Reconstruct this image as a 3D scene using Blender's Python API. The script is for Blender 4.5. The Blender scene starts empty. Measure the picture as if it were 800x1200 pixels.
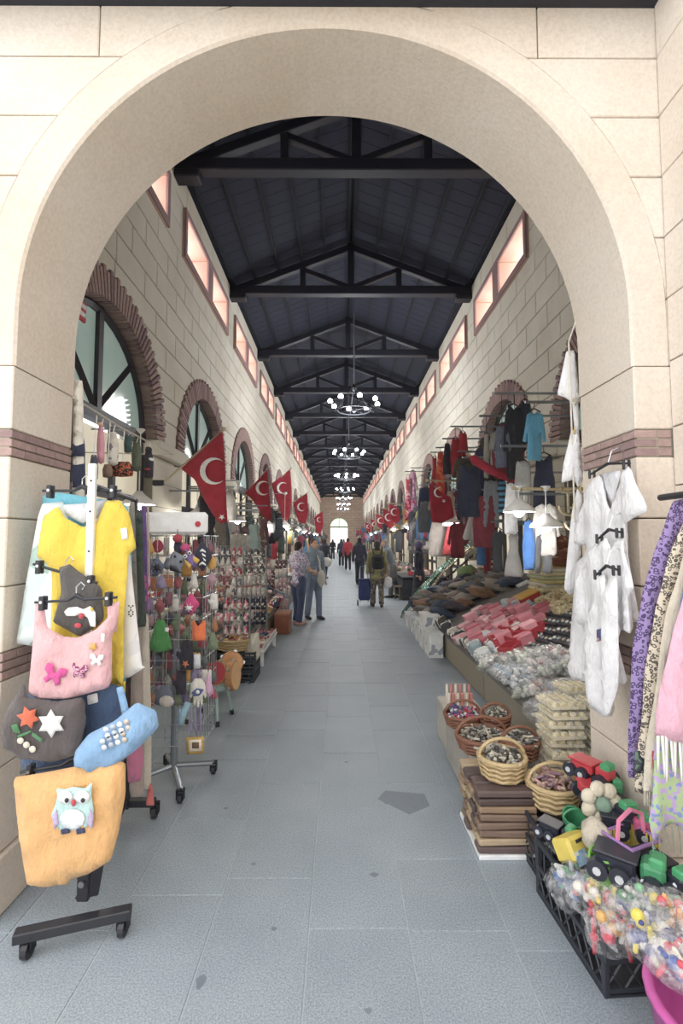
import bpy, bmesh, math, random
import numpy as np
from mathutils import Vector, Matrix
from mathutils.geometry import delaunay_2d_cdt
R = random.Random(7)
PI = math.pi
sc = bpy.context.scene
COL = sc.collection
# ---------------------------------------------------------------- camera
FP, CAMH, PIT, YAW = 550.0, 1.65, math.atan(33 / 550), math.atan(-2 / 550)
cam = bpy.data.cameras.new('camera')
cam.sensor_fit = 'VERTICAL'; cam.sensor_height = 36.0; cam.lens = FP * 36 / 1200
cam.clip_start = 0.05; cam.clip_end = 500
co = bpy.data.objects.new('camera', cam); COL.objects.link(co)
co.location = (0, 0, CAMH); co.rotation_euler = (PI / 2 + PIT, 0, YAW)
sc.camera = co
# ---------------------------------------------------------------- world, exposure
wd = bpy.data.worlds.new('overcast_sky'); sc.world = wd; wd.use_nodes = True
bg = wd.node_tree.nodes['Background']
bg.inputs[0].default_value = (1.0, 0.987, 0.975, 1); bg.inputs[1].default_value = 1.75
sc.view_settings.view_transform = 'Standard'; sc.view_settings.look = 'None'
sc.view_settings.gamma = 1; sc.view_settings.use_curve_mapping = False
sc.view_settings.exposure = 0.5
BULB = 185.0      # watts of each chandelier
PANE = 4.2       # clerestory pane brightness (frosted glass lit by the sky)
# ---------------------------------------------------------------- pixel helpers
def ray(px, py):
    a = (px - 400) / FP; b = (600 - py) / FP
    y = math.cos(PIT) - b * math.sin(PIT); z = math.sin(PIT) + b * math.cos(PIT)
    c, s = math.cos(YAW), math.sin(YAW)
    return (a * c - y * s, a * s + y * c, z)
def pY(px, py, Y):
    d = ray(px, py); t = Y / d[1]; return Vector((d[0] * t, Y, CAMH + d[2] * t))
def pX(px, py, X):
    d = ray(px, py); t = X / d[0]; return Vector((X, d[1] * t, CAMH + d[2] * t))
def pZ(px, py, Z):
    d = ray(px, py); t = (Z - CAMH) / d[2]; return Vector((d[0] * t, d[1] * t, Z))
# ---------------------------------------------------------------- materials
def lin(h):
    h = h.lstrip('#'); o = []
    for i in (0, 2, 4):
        c = int(h[i:i + 2], 16) / 255
        o.append(c / 12.92 if c <= .04045 else ((c + .055) / 1.055) ** 2.4)
    g = sum(o) / 3
    return tuple((c * .86 + g * .14) * .95 + a for c, a in zip(o, (.012, .0125, .016))) + (1,)
MATS = {}
def mat(h, kind='plain', r=.6, h2=None, s=None, h3=None):
    key = (h, kind, r, h2, s, h3)
    if key in MATS: return MATS[key]
    m = bpy.data.materials.new(f'{kind}_{h.lstrip("#")}'); m.use_nodes = True
    nt = m.node_tree; N = nt.nodes; L = nt.links
    b = N['Principled BSDF']; b.inputs['Roughness'].default_value = r
    c1 = lin(h); c2 = lin(h2) if h2 else tuple(v * .72 for v in c1[:3]) + (1,)
    def node(t, **k):
        n = N.new(t)
        for a, v in k.items():
            if a in n.inputs: n.inputs[a].default_value = v
            else: setattr(n, a, v)
        return n
    tc = node('ShaderNodeTexCoord')
    def obj_vec(scale):
        mp = node('ShaderNodeMapping'); mp.inputs['Scale'].default_value = scale
        L.new(tc.outputs['Object'], mp.inputs[0]); return mp.outputs[0]
    def ramp(fac, stops, interp='LINEAR'):
        rp = node('ShaderNodeValToRGB'); cr = rp.color_ramp; cr.interpolation = interp
        while len(cr.elements) < len(stops): cr.elements.new(.5)
        for e, (p, c) in zip(cr.elements, stops): e.position = p; e.color = c
        L.new(fac, rp.inputs[0]); return rp.outputs[0]
    def noise(scale, detail=4, vec=None, rough=.6):
        n = node('ShaderNodeTexNoise', Scale=scale, Detail=detail, Roughness=rough)
        L.new(vec if vec else tc.outputs['Object'], n.inputs['Vector']); return n.outputs['Fac']
    def bump(fac, st, dist=.01):
        bp = node('ShaderNodeBump', Strength=st, Distance=dist); L.new(fac, bp.inputs['Height'])
        L.new(bp.outputs[0], b.inputs['Normal'])
    base = b.inputs['Base Color']
    w = tuple(min(1, v * 1.12) for v in c1[:3]) + (1,)
    if kind == 'plain':
        L.new(ramp(noise(s or 9), [(.3, tuple(v * .88 for v in c1[:3]) + (1,)), (.7, w)]), base)
    elif kind == 'cloth':
        L.new(ramp(noise(s or 6, 5), [(.3, tuple(v * .82 for v in c1[:3]) + (1,)), (.72, w)]), base)
        b.inputs['Roughness'].default_value = .9
        bump(noise(13, 6, obj_vec((1.6, 1.6, .7)), .62), .75, .035)
        if 'Sheen Weight' in b.inputs: b.inputs['Sheen Weight'].default_value = .15
    elif kind == 'stone':
        big = noise(s or 1.1, 6); fine = noise(55, 6, rough=.7)
        oi = node('ShaderNodeObjectInfo')
        a = ramp(big, [(.3, c2), (.62, c1)])
        mx = node('ShaderNodeMix', data_type='RGBA', blend_type='MULTIPLY'); mx.inputs[0].default_value = 1
        L.new(a, mx.inputs[6])
        L.new(ramp(fine, [(.25, (.82, .82, .82, 1)), (.6, (1, 1, 1, 1))]), mx.inputs[7])
        m2 = node('ShaderNodeMix', data_type='RGBA', blend_type='MULTIPLY'); m2.inputs[0].default_value = 1
        L.new(mx.outputs[2], m2.inputs[6])
        L.new(ramp(oi.outputs['Random'], [(0, (.93, .92, .90, 1)), (1, (1, 1, 1, 1))]), m2.inputs[7])
        L.new(m2.outputs[2], base); bump(fine, .25, .01)
        b.inputs['Roughness'].default_value = .9
    elif kind == 'brick':
        oi = node('ShaderNodeObjectInfo')
        a = ramp(oi.outputs['Random'], [(0, c2), (.5, c1), (1, w)])
        mx = node('ShaderNodeMix', data_type='RGBA', blend_type='MULTIPLY'); mx.inputs[0].default_value = 1
        L.new(a, mx.inputs[6]); L.new(ramp(noise(22, 6), [(.25, (.7, .7, .72, 1)), (.65, (1, 1, 1, 1))]), mx.inputs[7])
        L.new(mx.outputs[2], base); bump(noise(60), .4, .01); b.inputs['Roughness'].default_value = .92
    elif kind == 'farbrick':      # rows of blocks too far away to be picked apart
        bt = node('ShaderNodeTexBrick', Scale=1.0, **{'Mortar Size': .012, 'Brick Width': .78, 'Row Height': .36})
        bt.inputs['Color1'].default_value = c1; bt.inputs['Color2'].default_value = c2
        bt.inputs['Mortar'].default_value = tuple(v * .5 for v in c2[:3]) + (1,)
        sp = node('ShaderNodeSeparateXYZ'); cb = node('ShaderNodeCombineXYZ')
        L.new(tc.outputs['Object'], sp.inputs[0])
        L.new(sp.outputs[0 if h3 == 'x' else 1], cb.inputs[0]); L.new(sp.outputs[2], cb.inputs[1])
        L.new(cb.outputs[0], bt.inputs['Vector']); L.new(bt.outputs[0], base); b.inputs['Roughness'].default_value = .9
    elif kind == 'slab':
        oi = node('ShaderNodeObjectInfo')
        a = ramp(noise(140, 4, rough=.85), [(.38, c2), (.6, c1)])
        mx = node('ShaderNodeMix', data_type='RGBA', blend_type='MULTIPLY'); mx.inputs[0].default_value = 1
        L.new(a, mx.inputs[6]); L.new(ramp(noise(2.2, 6), [(.3, (.84, .86, .88, 1)), (.7, (1, 1, 1, 1))]), mx.inputs[7])
        m2 = node('ShaderNodeMix', data_type='RGBA', blend_type='MULTIPLY'); m2.inputs[0].default_value = 1
        L.new(mx.outputs[2], m2.inputs[6]); L.new(ramp(oi.outputs['Random'], [(0, (.92, .92, .92, 1)), (1, (1, 1, 1, 1))]), m2.inputs[7])
        L.new(m2.outputs[2], base); bump(noise(120), .15, .003)
    elif kind == 'wood':
        v = obj_vec((s or 1, s or 1, s or 1)); v2 = obj_vec((3, 30, 30))
        L.new(ramp(noise(3, 6, v2), [(.3, c2), (.7, c1)]), base); bump(noise(6, 5, v2), .2, .004)
    elif kind == 'metal':
        b.inputs['Metallic'].default_value = .85; base.default_value = c1
        L.new(ramp(noise(30), [(.3, (r * .8,) * 3 + (1,)), (.7, (min(1, r * 1.2),) * 3 + (1,))]), b.inputs['Roughness'])
    elif kind == 'glass':
        base.default_value = c1; b.inputs['Roughness'].default_value = .08; b.inputs['Metallic'].default_value = .0
        b.inputs['Specular IOR Level'].default_value = .9
        L.new(ramp(noise(.8, 3), [(.35, c1), (.7, c2)]), base)
        b.inputs['Emission Color'].default_value = c1; b.inputs['Emission Strength'].default_value = .16   # glow added to the glass itself, lifts the pane in its dark recess
    elif kind == 'clear':         # thin polythene film
        out = N['Material Output']; tr = node('ShaderNodeBsdfTransparent'); ms = node('ShaderNodeMixShader')
        b.inputs['Roughness'].default_value = .12; base.default_value = c1
        L.new(ramp(noise(s or 28, 5), [(.42, (.06,) * 3 + (1,)), (.68, (.5,) * 3 + (1,))]), ms.inputs[0])
        bump(noise(24, 3), .9, .03)
        L.new(tr.outputs[0], ms.inputs[1]); L.new(b.outputs[0], ms.inputs[2]); L.new(ms.outputs[0], out.inputs[0])
    elif kind == 'spots':         # leopard rings
        vo = node('ShaderNodeTexVoronoi', Scale=s or 30); vo.inputs['Randomness'].default_value = .8
        nz = node('ShaderNodeTexNoise', Scale=18.0); L.new(tc.outputs['Object'], nz.inputs['Vector'])
        ad = node('ShaderNodeMix', data_type='VECTOR'); ad.inputs[0].default_value = .03
        L.new(tc.outputs['Object'], ad.inputs[4]); L.new(nz.outputs['Color'], ad.inputs[5])
        L.new(ad.outputs[1], vo.inputs['Vector'])
        L.new(ramp(vo.outputs['Distance'], [(0, c1), (.22, c1), (.27, c2), (.47, c2), (.53, c1)]), base)
        b.inputs['Roughness'].default_value = .9
    elif kind == 'floral':        # scattered blotches of two more colours
        vo = node('ShaderNodeTexVoronoi', Scale=s or 22); L.new(tc.outputs['Object'], vo.inputs['Vector'])
        sp = node('ShaderNodeSeparateColor'); L.new(vo.outputs['Color'], sp.inputs[0])
        c3 = lin(h3) if h3 else c2
        L.new(ramp(sp.outputs[0], [(0, c1), (.42, c2), (.7, c3), (.86, c1)], 'CONSTANT'), base)
        b.inputs['Roughness'].default_value = .85
    elif kind == 'stripes':
        wv = node('ShaderNodeTexWave', Scale=s or 6.0, Distortion=.4); wv.bands_direction = h3 or 'Z'
        L.new(tc.outputs['Object'], wv.inputs['Vector'])
        L.new(ramp(wv.outputs['Fac'], [(.45, c1), (.55, c2)]), base); b.inputs['Roughness'].default_value = .85
    elif kind == 'sequin':
        vo = node('ShaderNodeTexVoronoi', Scale=s or 60); L.new(tc.outputs['Object'], vo.inputs['Vector'])
        sp = node('ShaderNodeSeparateColor'); L.new(vo.outputs['Color'], sp.inputs[0])
        L.new(ramp(sp.outputs[0], [(0, c2), (.5, c1), (.8, (.9, .95, .9, 1))], 'CONSTANT'), base)
        b.inputs['Metallic'].default_value = .6; b.inputs['Roughness'].default_value = .25
        bp = node('ShaderNodeBump', Strength=.8, Distance=.02); L.new(sp.outputs[1], bp.inputs['Height']); L.new(bp.outputs[0], b.inputs['Normal'])
    elif kind == 'emit':
        b.inputs['Emission Color'].default_value = c1; b.inputs['Emission Strength'].default_value = r; base.default_value = c1
        b.inputs['Roughness'].default_value = .5
    MATS[key] = m; return m
# ---------------------------------------------------------------- mesh builder
class MB:
    def __init__(s): s.v = []; s.f = []
    def add(s, vs, fs):
        n = len(s.v); s.v += [tuple(p) for p in vs]; s.f += [tuple(i + n for i in f) for f in fs]; return s
    def box(s, c, d, rz=0, rx=0, ry=0, b=0):
        hx, hy, hz = d[0] / 2, d[1] / 2, d[2] / 2
        M = Matrix.Rotation(rz, 3, 'Z') @ Matrix.Rotation(ry, 3, 'Y') @ Matrix.Rotation(rx, 3, 'X')
        C = Vector(c)
        if b <= 0:
            vs = [C + M @ Vector((x, y, z)) for x in (-hx, hx) for y in (-hy, hy) for z in (-hz, hz)]
            return s.add(vs, [(0, 1, 3, 2), (4, 6, 7, 5), (0, 4, 5, 1), (2, 3, 7, 6), (0, 2, 6, 4), (1, 5, 7, 3)])
        vs = []; fs = []; b = min(b, hx * .9, hy * .9, hz * .9); idx = {}
        for sx in (-1, 1):
            for sy in (-1, 1):
                for sz in (-1, 1):
                    for k, p in enumerate(((hx, hy - b, hz - b), (hx - b, hy, hz - b), (hx - b, hy - b, hz))):
                        idx[sx, sy, sz, k] = len(vs); vs.append(C + M @ Vector((sx * p[0], sy * p[1], sz * p[2])))
        for q in (-1, 1):
            o = [(-1, -1), (1, -1), (1, 1), (-1, 1)]
            if q < 0: o = o[::-1]
            fs += [[idx[q, a, c2, 0] for a, c2 in o], [idx[c2, q, a, 1] for a, c2 in o], [idx[a, c2, q, 2] for a, c2 in o]]
        for a in (-1, 1):
            for c2 in (-1, 1):
                fs += [[idx[-1, a, c2, 1], idx[1, a, c2, 1], idx[1, a, c2, 2], idx[-1, a, c2, 2]],
                       [idx[a, -1, c2, 0], idx[a, 1, c2, 0], idx[a, 1, c2, 2], idx[a, -1, c2, 2]],
                       [idx[a, c2, -1, 0], idx[a, c2, 1, 0], idx[a, c2, 1, 1], idx[a, c2, -1, 1]]]
        for a in (-1, 1):
            for c2 in (-1, 1):
                for d2 in (-1, 1): fs.append([idx[a, c2, d2, k] for k in range(3)])
        return s.add(vs, fs)
    def tube(s, pts, r, n=8, cap=True, closed=False):
        pts = [Vector(p) for p in pts]; rs = r if isinstance(r, (list, tuple)) else [r] * len(pts)
        rings = []; up = Vector((0, 0, 1)); m = len(pts); vs = []; fs = []
        for i, p in enumerate(pts):
            a = pts[(i - 1) % m] if (closed or i > 0) else p; c = pts[(i + 1) % m] if (closed or i < m - 1) else p
            t = (c - a).normalized() if (c - a).length > 1e-9 else Vector((0, 0, 1))
            u = t.cross(up)
            if u.length < 1e-3: u = t.cross(Vector((0, 1, 0)))
            u.normalize(); w = u.cross(t); w.normalize()
            for k in range(n):
                a2 = 2 * PI * k / n; vs.append(p + (u * math.cos(a2) + w * math.sin(a2)) * rs[i])
        for i in range(m if closed else m - 1):
            j = (i + 1) % m
            for k in range(n): fs.append((i * n + k, i * n + (k + 1) % n, j * n + (k + 1) % n, j * n + k))
        if cap and not closed: fs += [tuple(range(n))[::-1], tuple((m - 1) * n + k for k in range(n))]
        return s.add(vs, fs)
    def lathe(s, prof, c=(0, 0, 0), n=16, sx=1, sy=1):
        vs = []; fs = []; m = len(prof)
        for r, z in prof:
            for k in range(n): a = 2 * PI * k / n; vs.append((c[0] + r * sx * math.cos(a), c[1] + r * sy * math.sin(a), c[2] + z))
        for i in range(m - 1):
            for k in range(n): fs.append((i * n + k, i * n + (k + 1) % n, (i + 1) * n + (k + 1) % n, (i + 1) * n + k))
        fs += [tuple(range(n))[::-1], tuple((m - 1) * n + k for k in range(n))]
        return s.add(vs, fs)
    def ball(s, c, r, n=10, m=6, sc=(1, 1, 1), M=None):
        vs = []; fs = []; C = Vector(c)
        def P(a, b2):
            p = Vector((math.cos(a) * math.sin(b2) * sc[0], math.sin(a) * math.sin(b2) * sc[1], math.cos(b2) * sc[2])) * r
            return C + (M @ p if M else p)
        vs.append(P(0, 0))
        for j in range(1, m):
            for k in range(n): vs.append(P(2 * PI * k / n, PI * j / m))
        vs.append(P(0, PI))
        for k in range(n): fs.append((0, 1 + k, 1 + (k + 1) % n))
        for j in range(m - 2):
            for k in range(n): a = 1 + j * n; fs.append((a + k, a + n + k, a + n + (k + 1) % n, a + (k + 1) % n))
        l = len(vs) - 1; a = 1 + (m - 2) * n
        for k in range(n): fs.append((l, a + (k + 1) % n, a + k))
        return s.add(vs, fs)
    def prism(s, poly, f, d0, d1, inset=0):
        """poly of 2D points, f(u,v,d)->3D; a solid between depths d0 and d1 (d0 = seen face, optionally chamfered)"""
        n = len(poly); cu = sum(p[0] for p in poly) / n; cv = sum(p[1] for p in poly) / n
        def ins(p):
            dx, dy = cu - p[0], cv - p[1]; l = math.hypot(dx, dy) or 1
            return (p[0] + dx / l * inset * 1.3, p[1] + dy / l * inset * 1.3)
        vs = [f(u, v, d1) for u, v in poly]; fs = [tuple(range(n))]
        if inset:
            e = inset if d1 > d0 else -inset
            vs += [f(u, v, d0 + e) for u, v in poly] + [f(*ins(p), d0) for p in poly]; k = 3
        else: vs += [f(u, v, d0) for u, v in poly]; k = 2
        for j in range(k - 1):
            for i in range(n): i2 = (i + 1) % n; fs.append((j * n + i, (j + 1) * n + i, (j + 1) * n + i2, j * n + i2))
        fs.append(tuple((k - 1) * n + i for i in range(n))[::-1])
        return s.add(vs, fs)
    def xf(s, M):
        s.v = [tuple(M @ Vector(p)) for p in s.v]; return s
def mesh_of(mb, m, smooth=False, name='mesh'):
    me = bpy.data.meshes.new(name); me.from_pydata(mb.v, [], mb.f); me.update()
    bm = bmesh.new(); bm.from_mesh(me); bmesh.ops.recalc_face_normals(bm, faces=bm.faces); bm.to_mesh(me); bm.free()
    if m: me.materials.append(m)
    if smooth: me.polygons.foreach_set('use_smooth', [True] * len(me.polygons))
    return me
def tag(o, label=None, cat=None, group=None, kind=None):
    for k, v in (('label', label), ('category', cat), ('group', group), ('kind', kind)):
        if v: o[k] = v
    return o
def wloc(o):
    p = Vector((0, 0, 0))
    while o: p += o.location; o = o.parent
    return p
def obj(name, mb, m, parent=None, smooth=False, local=False, label=None, cat=None, group=None, kind=None):
    """links mb as ONE mesh object. World coordinates unless local; a top-level one gets its origin at its base."""
    vs = mb.v; loc = Vector((0, 0, 0))
    if not local:
        if parent: loc = wloc(parent)
        elif kind != 'structure':
            a = np.array(vs); loc = Vector((float(a[:, 0].mean()), float(a[:, 1].mean()), float(a[:, 2].min())))
        mb.v = [(p[0] - loc[0], p[1] - loc[1], p[2] - loc[2]) for p in vs]
    o = bpy.data.objects.new(name, mesh_of(mb, m, smooth, name)); COL.objects.link(o)
    if parent: o.parent = parent
    elif not local: o.location = loc
    return tag(o, label, cat, group, kind)
def inst(name, me, loc, rot=(0, 0, 0), scale=(1, 1, 1), parent=None, label=None, cat=None, group=None):
    o = bpy.data.objects.new(name, me); COL.objects.link(o); o.location = loc; o.rotation_euler = rot; o.scale = scale
    if parent: o.parent = parent
    return tag(o, label, cat, group)
def empty(name, loc, rz=0, label=None, cat=None, group=None, kind=None):
    o = bpy.data.objects.new(name, None); COL.objects.link(o); o.location = loc; o.rotation_euler = (0, 0, rz)
    o.empty_display_size = .1
    return tag(o, label, cat, group, kind)
def copy_tree(o, loc=None, rot=None, label=None, group=None, parent=None, scale=None):
    c = o.copy(); COL.objects.link(c); c.parent = parent
    if loc is not None: c.location = loc
    if rot is not None: c.rotation_euler = rot
    if scale is not None: c.scale = (scale,) * 3
    if label: c['label'] = label
    if group: c['group'] = group
    for ch in list(o.children): copy_tree(ch, parent=c)
    return c
# ---------------------------------------------------------------- soft shapes from an outline
def resample(poly, res):
    out = []
    for i, p in enumerate(poly):
        q = poly[(i + 1) % len(poly)]; l = math.hypot(q[0] - p[0], q[1] - p[1]); n = max(1, int(round(l / res)))
        for k in range(n): out.append((p[0] + (q[0] - p[0]) * k / n, p[1] + (q[1] - p[1]) * k / n))
    return out
def rounded(poly, it=2):
    poly = [(p[0] + (q[0] - p[0]) * k / 3, p[1] + (q[1] - p[1]) * k / 3) for p, q in zip(poly, poly[1:] + poly[:1]) for k in range(3)]
    for _ in range(it):
        o = []
        for i, p in enumerate(poly):
            q = poly[(i + 1) % len(poly)]
            o += [(p[0] * .75 + q[0] * .25, p[1] * .75 + q[1] * .25), (p[0] * .25 + q[0] * .75, p[1] * .25 + q[1] * .75)]
        poly = o
    return poly
def puff(poly, t, res=.05, fold=0, ff=18, seed=0, rnd=0, flat=.2):
    """closed cushion-like solid with the outline poly (u, v); returns MB in (u, depth, v), folds run down v"""
    if rnd: poly = rounded(poly, rnd)
    poly = resample(poly, res); n = len(poly); P = np.array(poly)
    rr = random.Random(seed); x0, z0 = P.min(0); x1, z1 = P.max(0)
    Q = np.roll(P, -1, 0); D = Q - P; LL = np.maximum((D ** 2).sum(1), 1e-12)
    gx = np.arange(x0 + res / 2, x1, res); gz = np.arange(z0 + res / 2, z1, res)
    pts = []
    if len(gx) and len(gz):
        G = np.array([(x + (rr.random() - .5) * res * .4 + (res / 4 if j % 2 else -res / 4), z + (rr.random() - .5) * res * .4) for j, z in enumerate(gz) for x in gx])
        a = G[:, None, :] - P[None]; tt = np.clip((a * D[None]).sum(2) / LL, 0, 1)
        d = np.sqrt(((a - tt[..., None] * D[None]) ** 2).sum(2)).min(1)
        c = ((P[None, :, 1] > G[:, None, 1]) != (Q[None, :, 1] > G[:, None, 1]))
        xs = P[None, :, 0] + (G[:, None, 1] - P[None, :, 1]) * D[None, :, 0] / np.where(np.abs(D[None, :, 1]) < 1e-12, 1e-12, D[None, :, 1])
        ins = ((c & (G[:, None, 0] < xs)).sum(1) % 2) == 1
        keep = ins & (d > res * .35); pts = [tuple(g) for g in G[keep]]
    allp = [Vector(p) for p in poly] + [Vector(p) for p in pts]
    r = delaunay_2d_cdt(allp, [(i, (i + 1) % n) for i in range(n)], [], 1, 1e-6)
    V = np.array([(p[0], p[1]) for p in r[0]]); F = r[2]
    a = V[:, None, :] - P[None]; tt = np.clip((a * D[None]).sum(2) / LL, 0, 1)
    d = np.sqrt(((a - tt[..., None] * D[None]) ** 2).sum(2)).min(1)
    w = max(min(min(x1 - x0, z1 - z0) * flat, max(.02, t * .6)), 1e-6)
    hgt = t / 2 * np.sqrt(np.clip(1 - (1 - np.clip(d / w, 0, 1)) ** 2, 0, 1))
    ph = rr.random() * 6 + z0 * 7; S = max(x1 - x0, z1 - z0)
    nx, nz = V[:, 0] / S * 6.3, V[:, 1] / S * 6.3
    wr = np.sin(nx * 1.1 + nz * .7 + ph) + .8 * np.sin(nx * 2.1 - nz * 1.3 + 2 * ph + np.sin(nz * 2)) + .5 * np.sin(nx * 4.3 + nz * 1.1 + 3 * ph)
    hgt = hgt * (1 + .22 * wr)
    k = np.clip((z1 - V[:, 1]) / max(z1 - z0, 1e-6), 0, 1)
    rip = fold * (np.sin(V[:, 0] * ff + ph + 1.3 * np.sin(V[:, 1] * 3 + ph)) + .5 * np.sin(V[:, 0] * ff * 1.9 + 2 * ph + V[:, 1] * 2)) * (.3 + .7 * k)
    edge = d < 1e-5
    mb = MB(); vs = []; back = {}
    for i in range(len(V)): vs.append((V[i, 0], -hgt[i] - .001 + rip[i], V[i, 1]))
    for i in range(len(V)): back[i] = len(vs); vs.append((V[i, 0], hgt[i] + .001 + rip[i], V[i, 1]))
    fs = []
    for f in F: fs.append(tuple(f)); fs.append(tuple(back[i] for i in f)[::-1])
    cnt = {}
    for f in F:
        for i in range(len(f)):
            e = (f[i], f[(i + 1) % len(f)]); cnt[e] = 1
    for (i, j) in list(cnt):
        if (j, i) not in cnt: fs.append((j, i, back[i], back[j]))
    return mb.add(vs, fs)
def soft(name, px, Y, t, m, parent=None, res=.04, fold=0, ff=18, rnd=1, seed=0, off=0, **k):
    """outline given as seen at distance Y (facing the camera)"""
    poly = [(p.x, p.z) for p in (pY(x, y, Y) for x, y in px)]
    mb = puff(poly, t, res, fold, ff, seed, rnd); mb.xf(Matrix.Translation((0, Y + off, 0)))
    return obj(name, mb, m, parent, True, **k)
def softx(name, px, X, t, m, parent=None, res=.04, fold=0, ff=18, rnd=1, seed=0, **k):
    """outline on a side plane X"""
    poly = [(p.y, p.z) for p in (pX(x, y, X) for x, y in px)]
    mb = puff(poly, t, res, fold, ff, seed, rnd)
    mb.v = [(X + p[1], p[0], p[2]) for p in mb.v]
    return obj(name, mb, m, parent, True, **k)
def circ(cx, cy, rx, ry=None, n=12, a0=0):
    ry = ry or rx
    return [(cx + rx * math.cos(a0 + 2 * PI * i / n), cy + ry * math.sin(a0 + 2 * PI * i / n)) for i in range(n)]
def star(cx, cy, ro, ri, n=5, a0=PI / 2):
    return [(cx + (ro if i % 2 == 0 else ri) * math.cos(a0 + PI * i / n), cy + (ro if i % 2 == 0 else ri) * math.sin(a0 + PI * i / n)) for i in range(2 * n)]
# ================================================================ the setting
XL, XR, YF, YB, YE = -2.62, 3.15, 2.133, 2.617, 64.5
BAY = 3.75; AC = [5.3 + BAY * k for k in range(16)]; BEAMS = [3.45 + BAY * k for k in range(17)]
ZS, RI, RO = 3.08, 1.27, 1.6
WTH = .5
STONE = mat('#efe4d7', 'stone', h2='#e5d5c1'); STONE2 = mat('#ebe7d9', 'stone', h2='#ddd7c4'); MORT = mat('#a39a85'); MORT2 = mat('#7d7768')
BRICK = mat('#b3958e', 'brick', h2='#94767a'); PINK = mat('#e4c0aa', 'stone', h2='#d8a894'); MAUVE = mat('#a88a88', 'stone', h2='#94767a'); DARKW = mat('#1d2130', 'wood', .55, h2='#12141c')
# ---- floor
fl = MB(); fl.box((0, 49, -.0535), (40, 122, .1))
floor = obj('floor', fl, mat('#c6ced4', 'slab', .55, h2='#b0b9c0'), kind='structure', local=True)
obj('floor_bounce', MB().box((-8, -7.3, -.0495), (30, 13.6, .1)), mat('#e9e4d8', 'slab', .7, h2='#dcd6c8'), kind='structure', local=True)  # unseen pale ground added behind the camera, bounces light onto the arch soffit
SL = mat('#b7c3cb', 'slab', .55, h2='#808e9a')
rs = random.Random(3); nslab = 0; cw = .42; ends_y = {}
for c in range(-5, 6):
    y = .75 + rs.random() * .5; x = c * cw + .08
    while y < 11 and nslab < 290:
        l = rs.choice((.45, .6, .75, .9))
        m = MB().box((x, y + l / 2, -.006), (cw - .006, l - .006, .012), b=.0015)
        obj('floor_slab', m, SL, floor, local=True); y += l; nslab += 1
    ends_y[c] = y
far = MB()
for c in range(-5, 6):
    y = ends_y[c]
    while y < 45: l = rs.choice((.6, .9, 1.2)); far.box((c * cw + .08, y + l / 2, -.006), (cw - .01, l - .012, .012)); y += l
obj('floor_patch', MB().prism([(.24, 3.1), (.42, 2.93), (.56, 3.02), (.55, 3.16), (.3, 3.2)], lambda u, v, d: (u, v, d), .0008, -.01), mat('#8e9aa2', 'slab', .55, h2='#6a7680'), floor, local=True)
for x, y, rx, ry in ((-.52, 1.86, .018, .03), (-.28, 2.1, .012, .01), (.17, 2.42, .022, .016), (-.44, 2.5, .012, .012), (.05, 3.6, .015, .012), (-.7, 3.0, .014, .012), (.1, 1.75, .014, .01)):
    obj('stain', MB().prism([(x + rx * math.cos(a) * (1 + .3 * math.sin(3 * a)), y + ry * math.sin(a)) for a in [2 * PI * k / 9 for k in range(9)]], lambda u, v, d: (u, v, d), .0006, -.01), mat('#76838d'), floor, local=True)
o = obj('slab_paving', far, SL, floor, local=True, kind='stuff')
# ---- rows of blocks around arches
def row_blocks(z0, z1, spans, step, shift, g=.008):
    """spans: (left curve fn z->u, right curve fn) ; yields polygons"""
    zs = [z0 + g + (z1 - z0 - 2 * g) * i / 4 for i in range(5)]
    for a, b in spans:
        ua = [a(z) for z in zs]; ub = [b(z) for z in zs]
        cuts = [k * step + shift for k in range(-10, 120) if max(ua) + .22 < k * step + shift < min(ub) - .22]
        edges = [ua] + [[c] * 5 for c in cuts] + [ub]
        for l, r in zip(edges, edges[1:]):
            if max(r[i] - l[i] for i in range(5)) < .04: continue
            if min(r[i] - l[i] for i in range(5)) < .013: r = [max(r[i], l[i] + .013) for i in range(5)]
            cl = len(set(round(v, 4) for v in l)) == 1; cr = len(set(round(v, 4) for v in r)) == 1
            L = [(l[i] + g, zs[i]) for i in (range(0, 5, 4) if cl else range(5))]
            Q = [(r[i] - g, zs[i]) for i in (range(0, 5, 4) if cr else range(5))]
            yield L + Q[::-1]
def nave_spans(z0, z1, full):
    res = []
    if full:                                   # between arches
        def cv(c, s):
            return lambda z: c + s * math.sqrt(max(0, RO * RO - (z - ZS) ** 2))
        if z0 > ZS + RO: return [(lambda z: YB, lambda z: YE)]
        res.append((lambda z: YB, cv(AC[0], -1)))
        for p, q in zip(AC, AC[1:]): res.append((cv(p, 1), cv(q, -1)))
        res.append((cv(AC[-1], 1), lambda z: YE))
    else:                                      # between clerestory windows
        e = YB
        for b in BEAMS:
            s0, s1 = b + .35, b + 3.39
            if s1 > YE: break
            if s0 > e: res.append((lambda z, e=e: e, lambda z, s0=s0: s0))
            e = s1
        res.append((lambda z, e=e: e, lambda z: YE))
    return res
ROWS = [ZS + i * .3644 for i in range(10)]
LEVELS = [(a, b, True) for a, b in zip(ROWS, ROWS[1:])] + [(6.36, 6.79, False), (6.79, 7.22, False), (7.22, 7.72, True)]
brick_meshes = []
nb = 60
for i in range(nb):
    a0 = PI * i / nb + .008; a1 = PI * (i + 1) / nb - .008; ro = RO + (.03 if i % 2 else -.02)
    brick_meshes.append([(math.cos(a) * r, math.sin(a) * r) for r, a in ((RI, a0), (ro, a0), (ro, a1), (RI, a1))])
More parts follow.
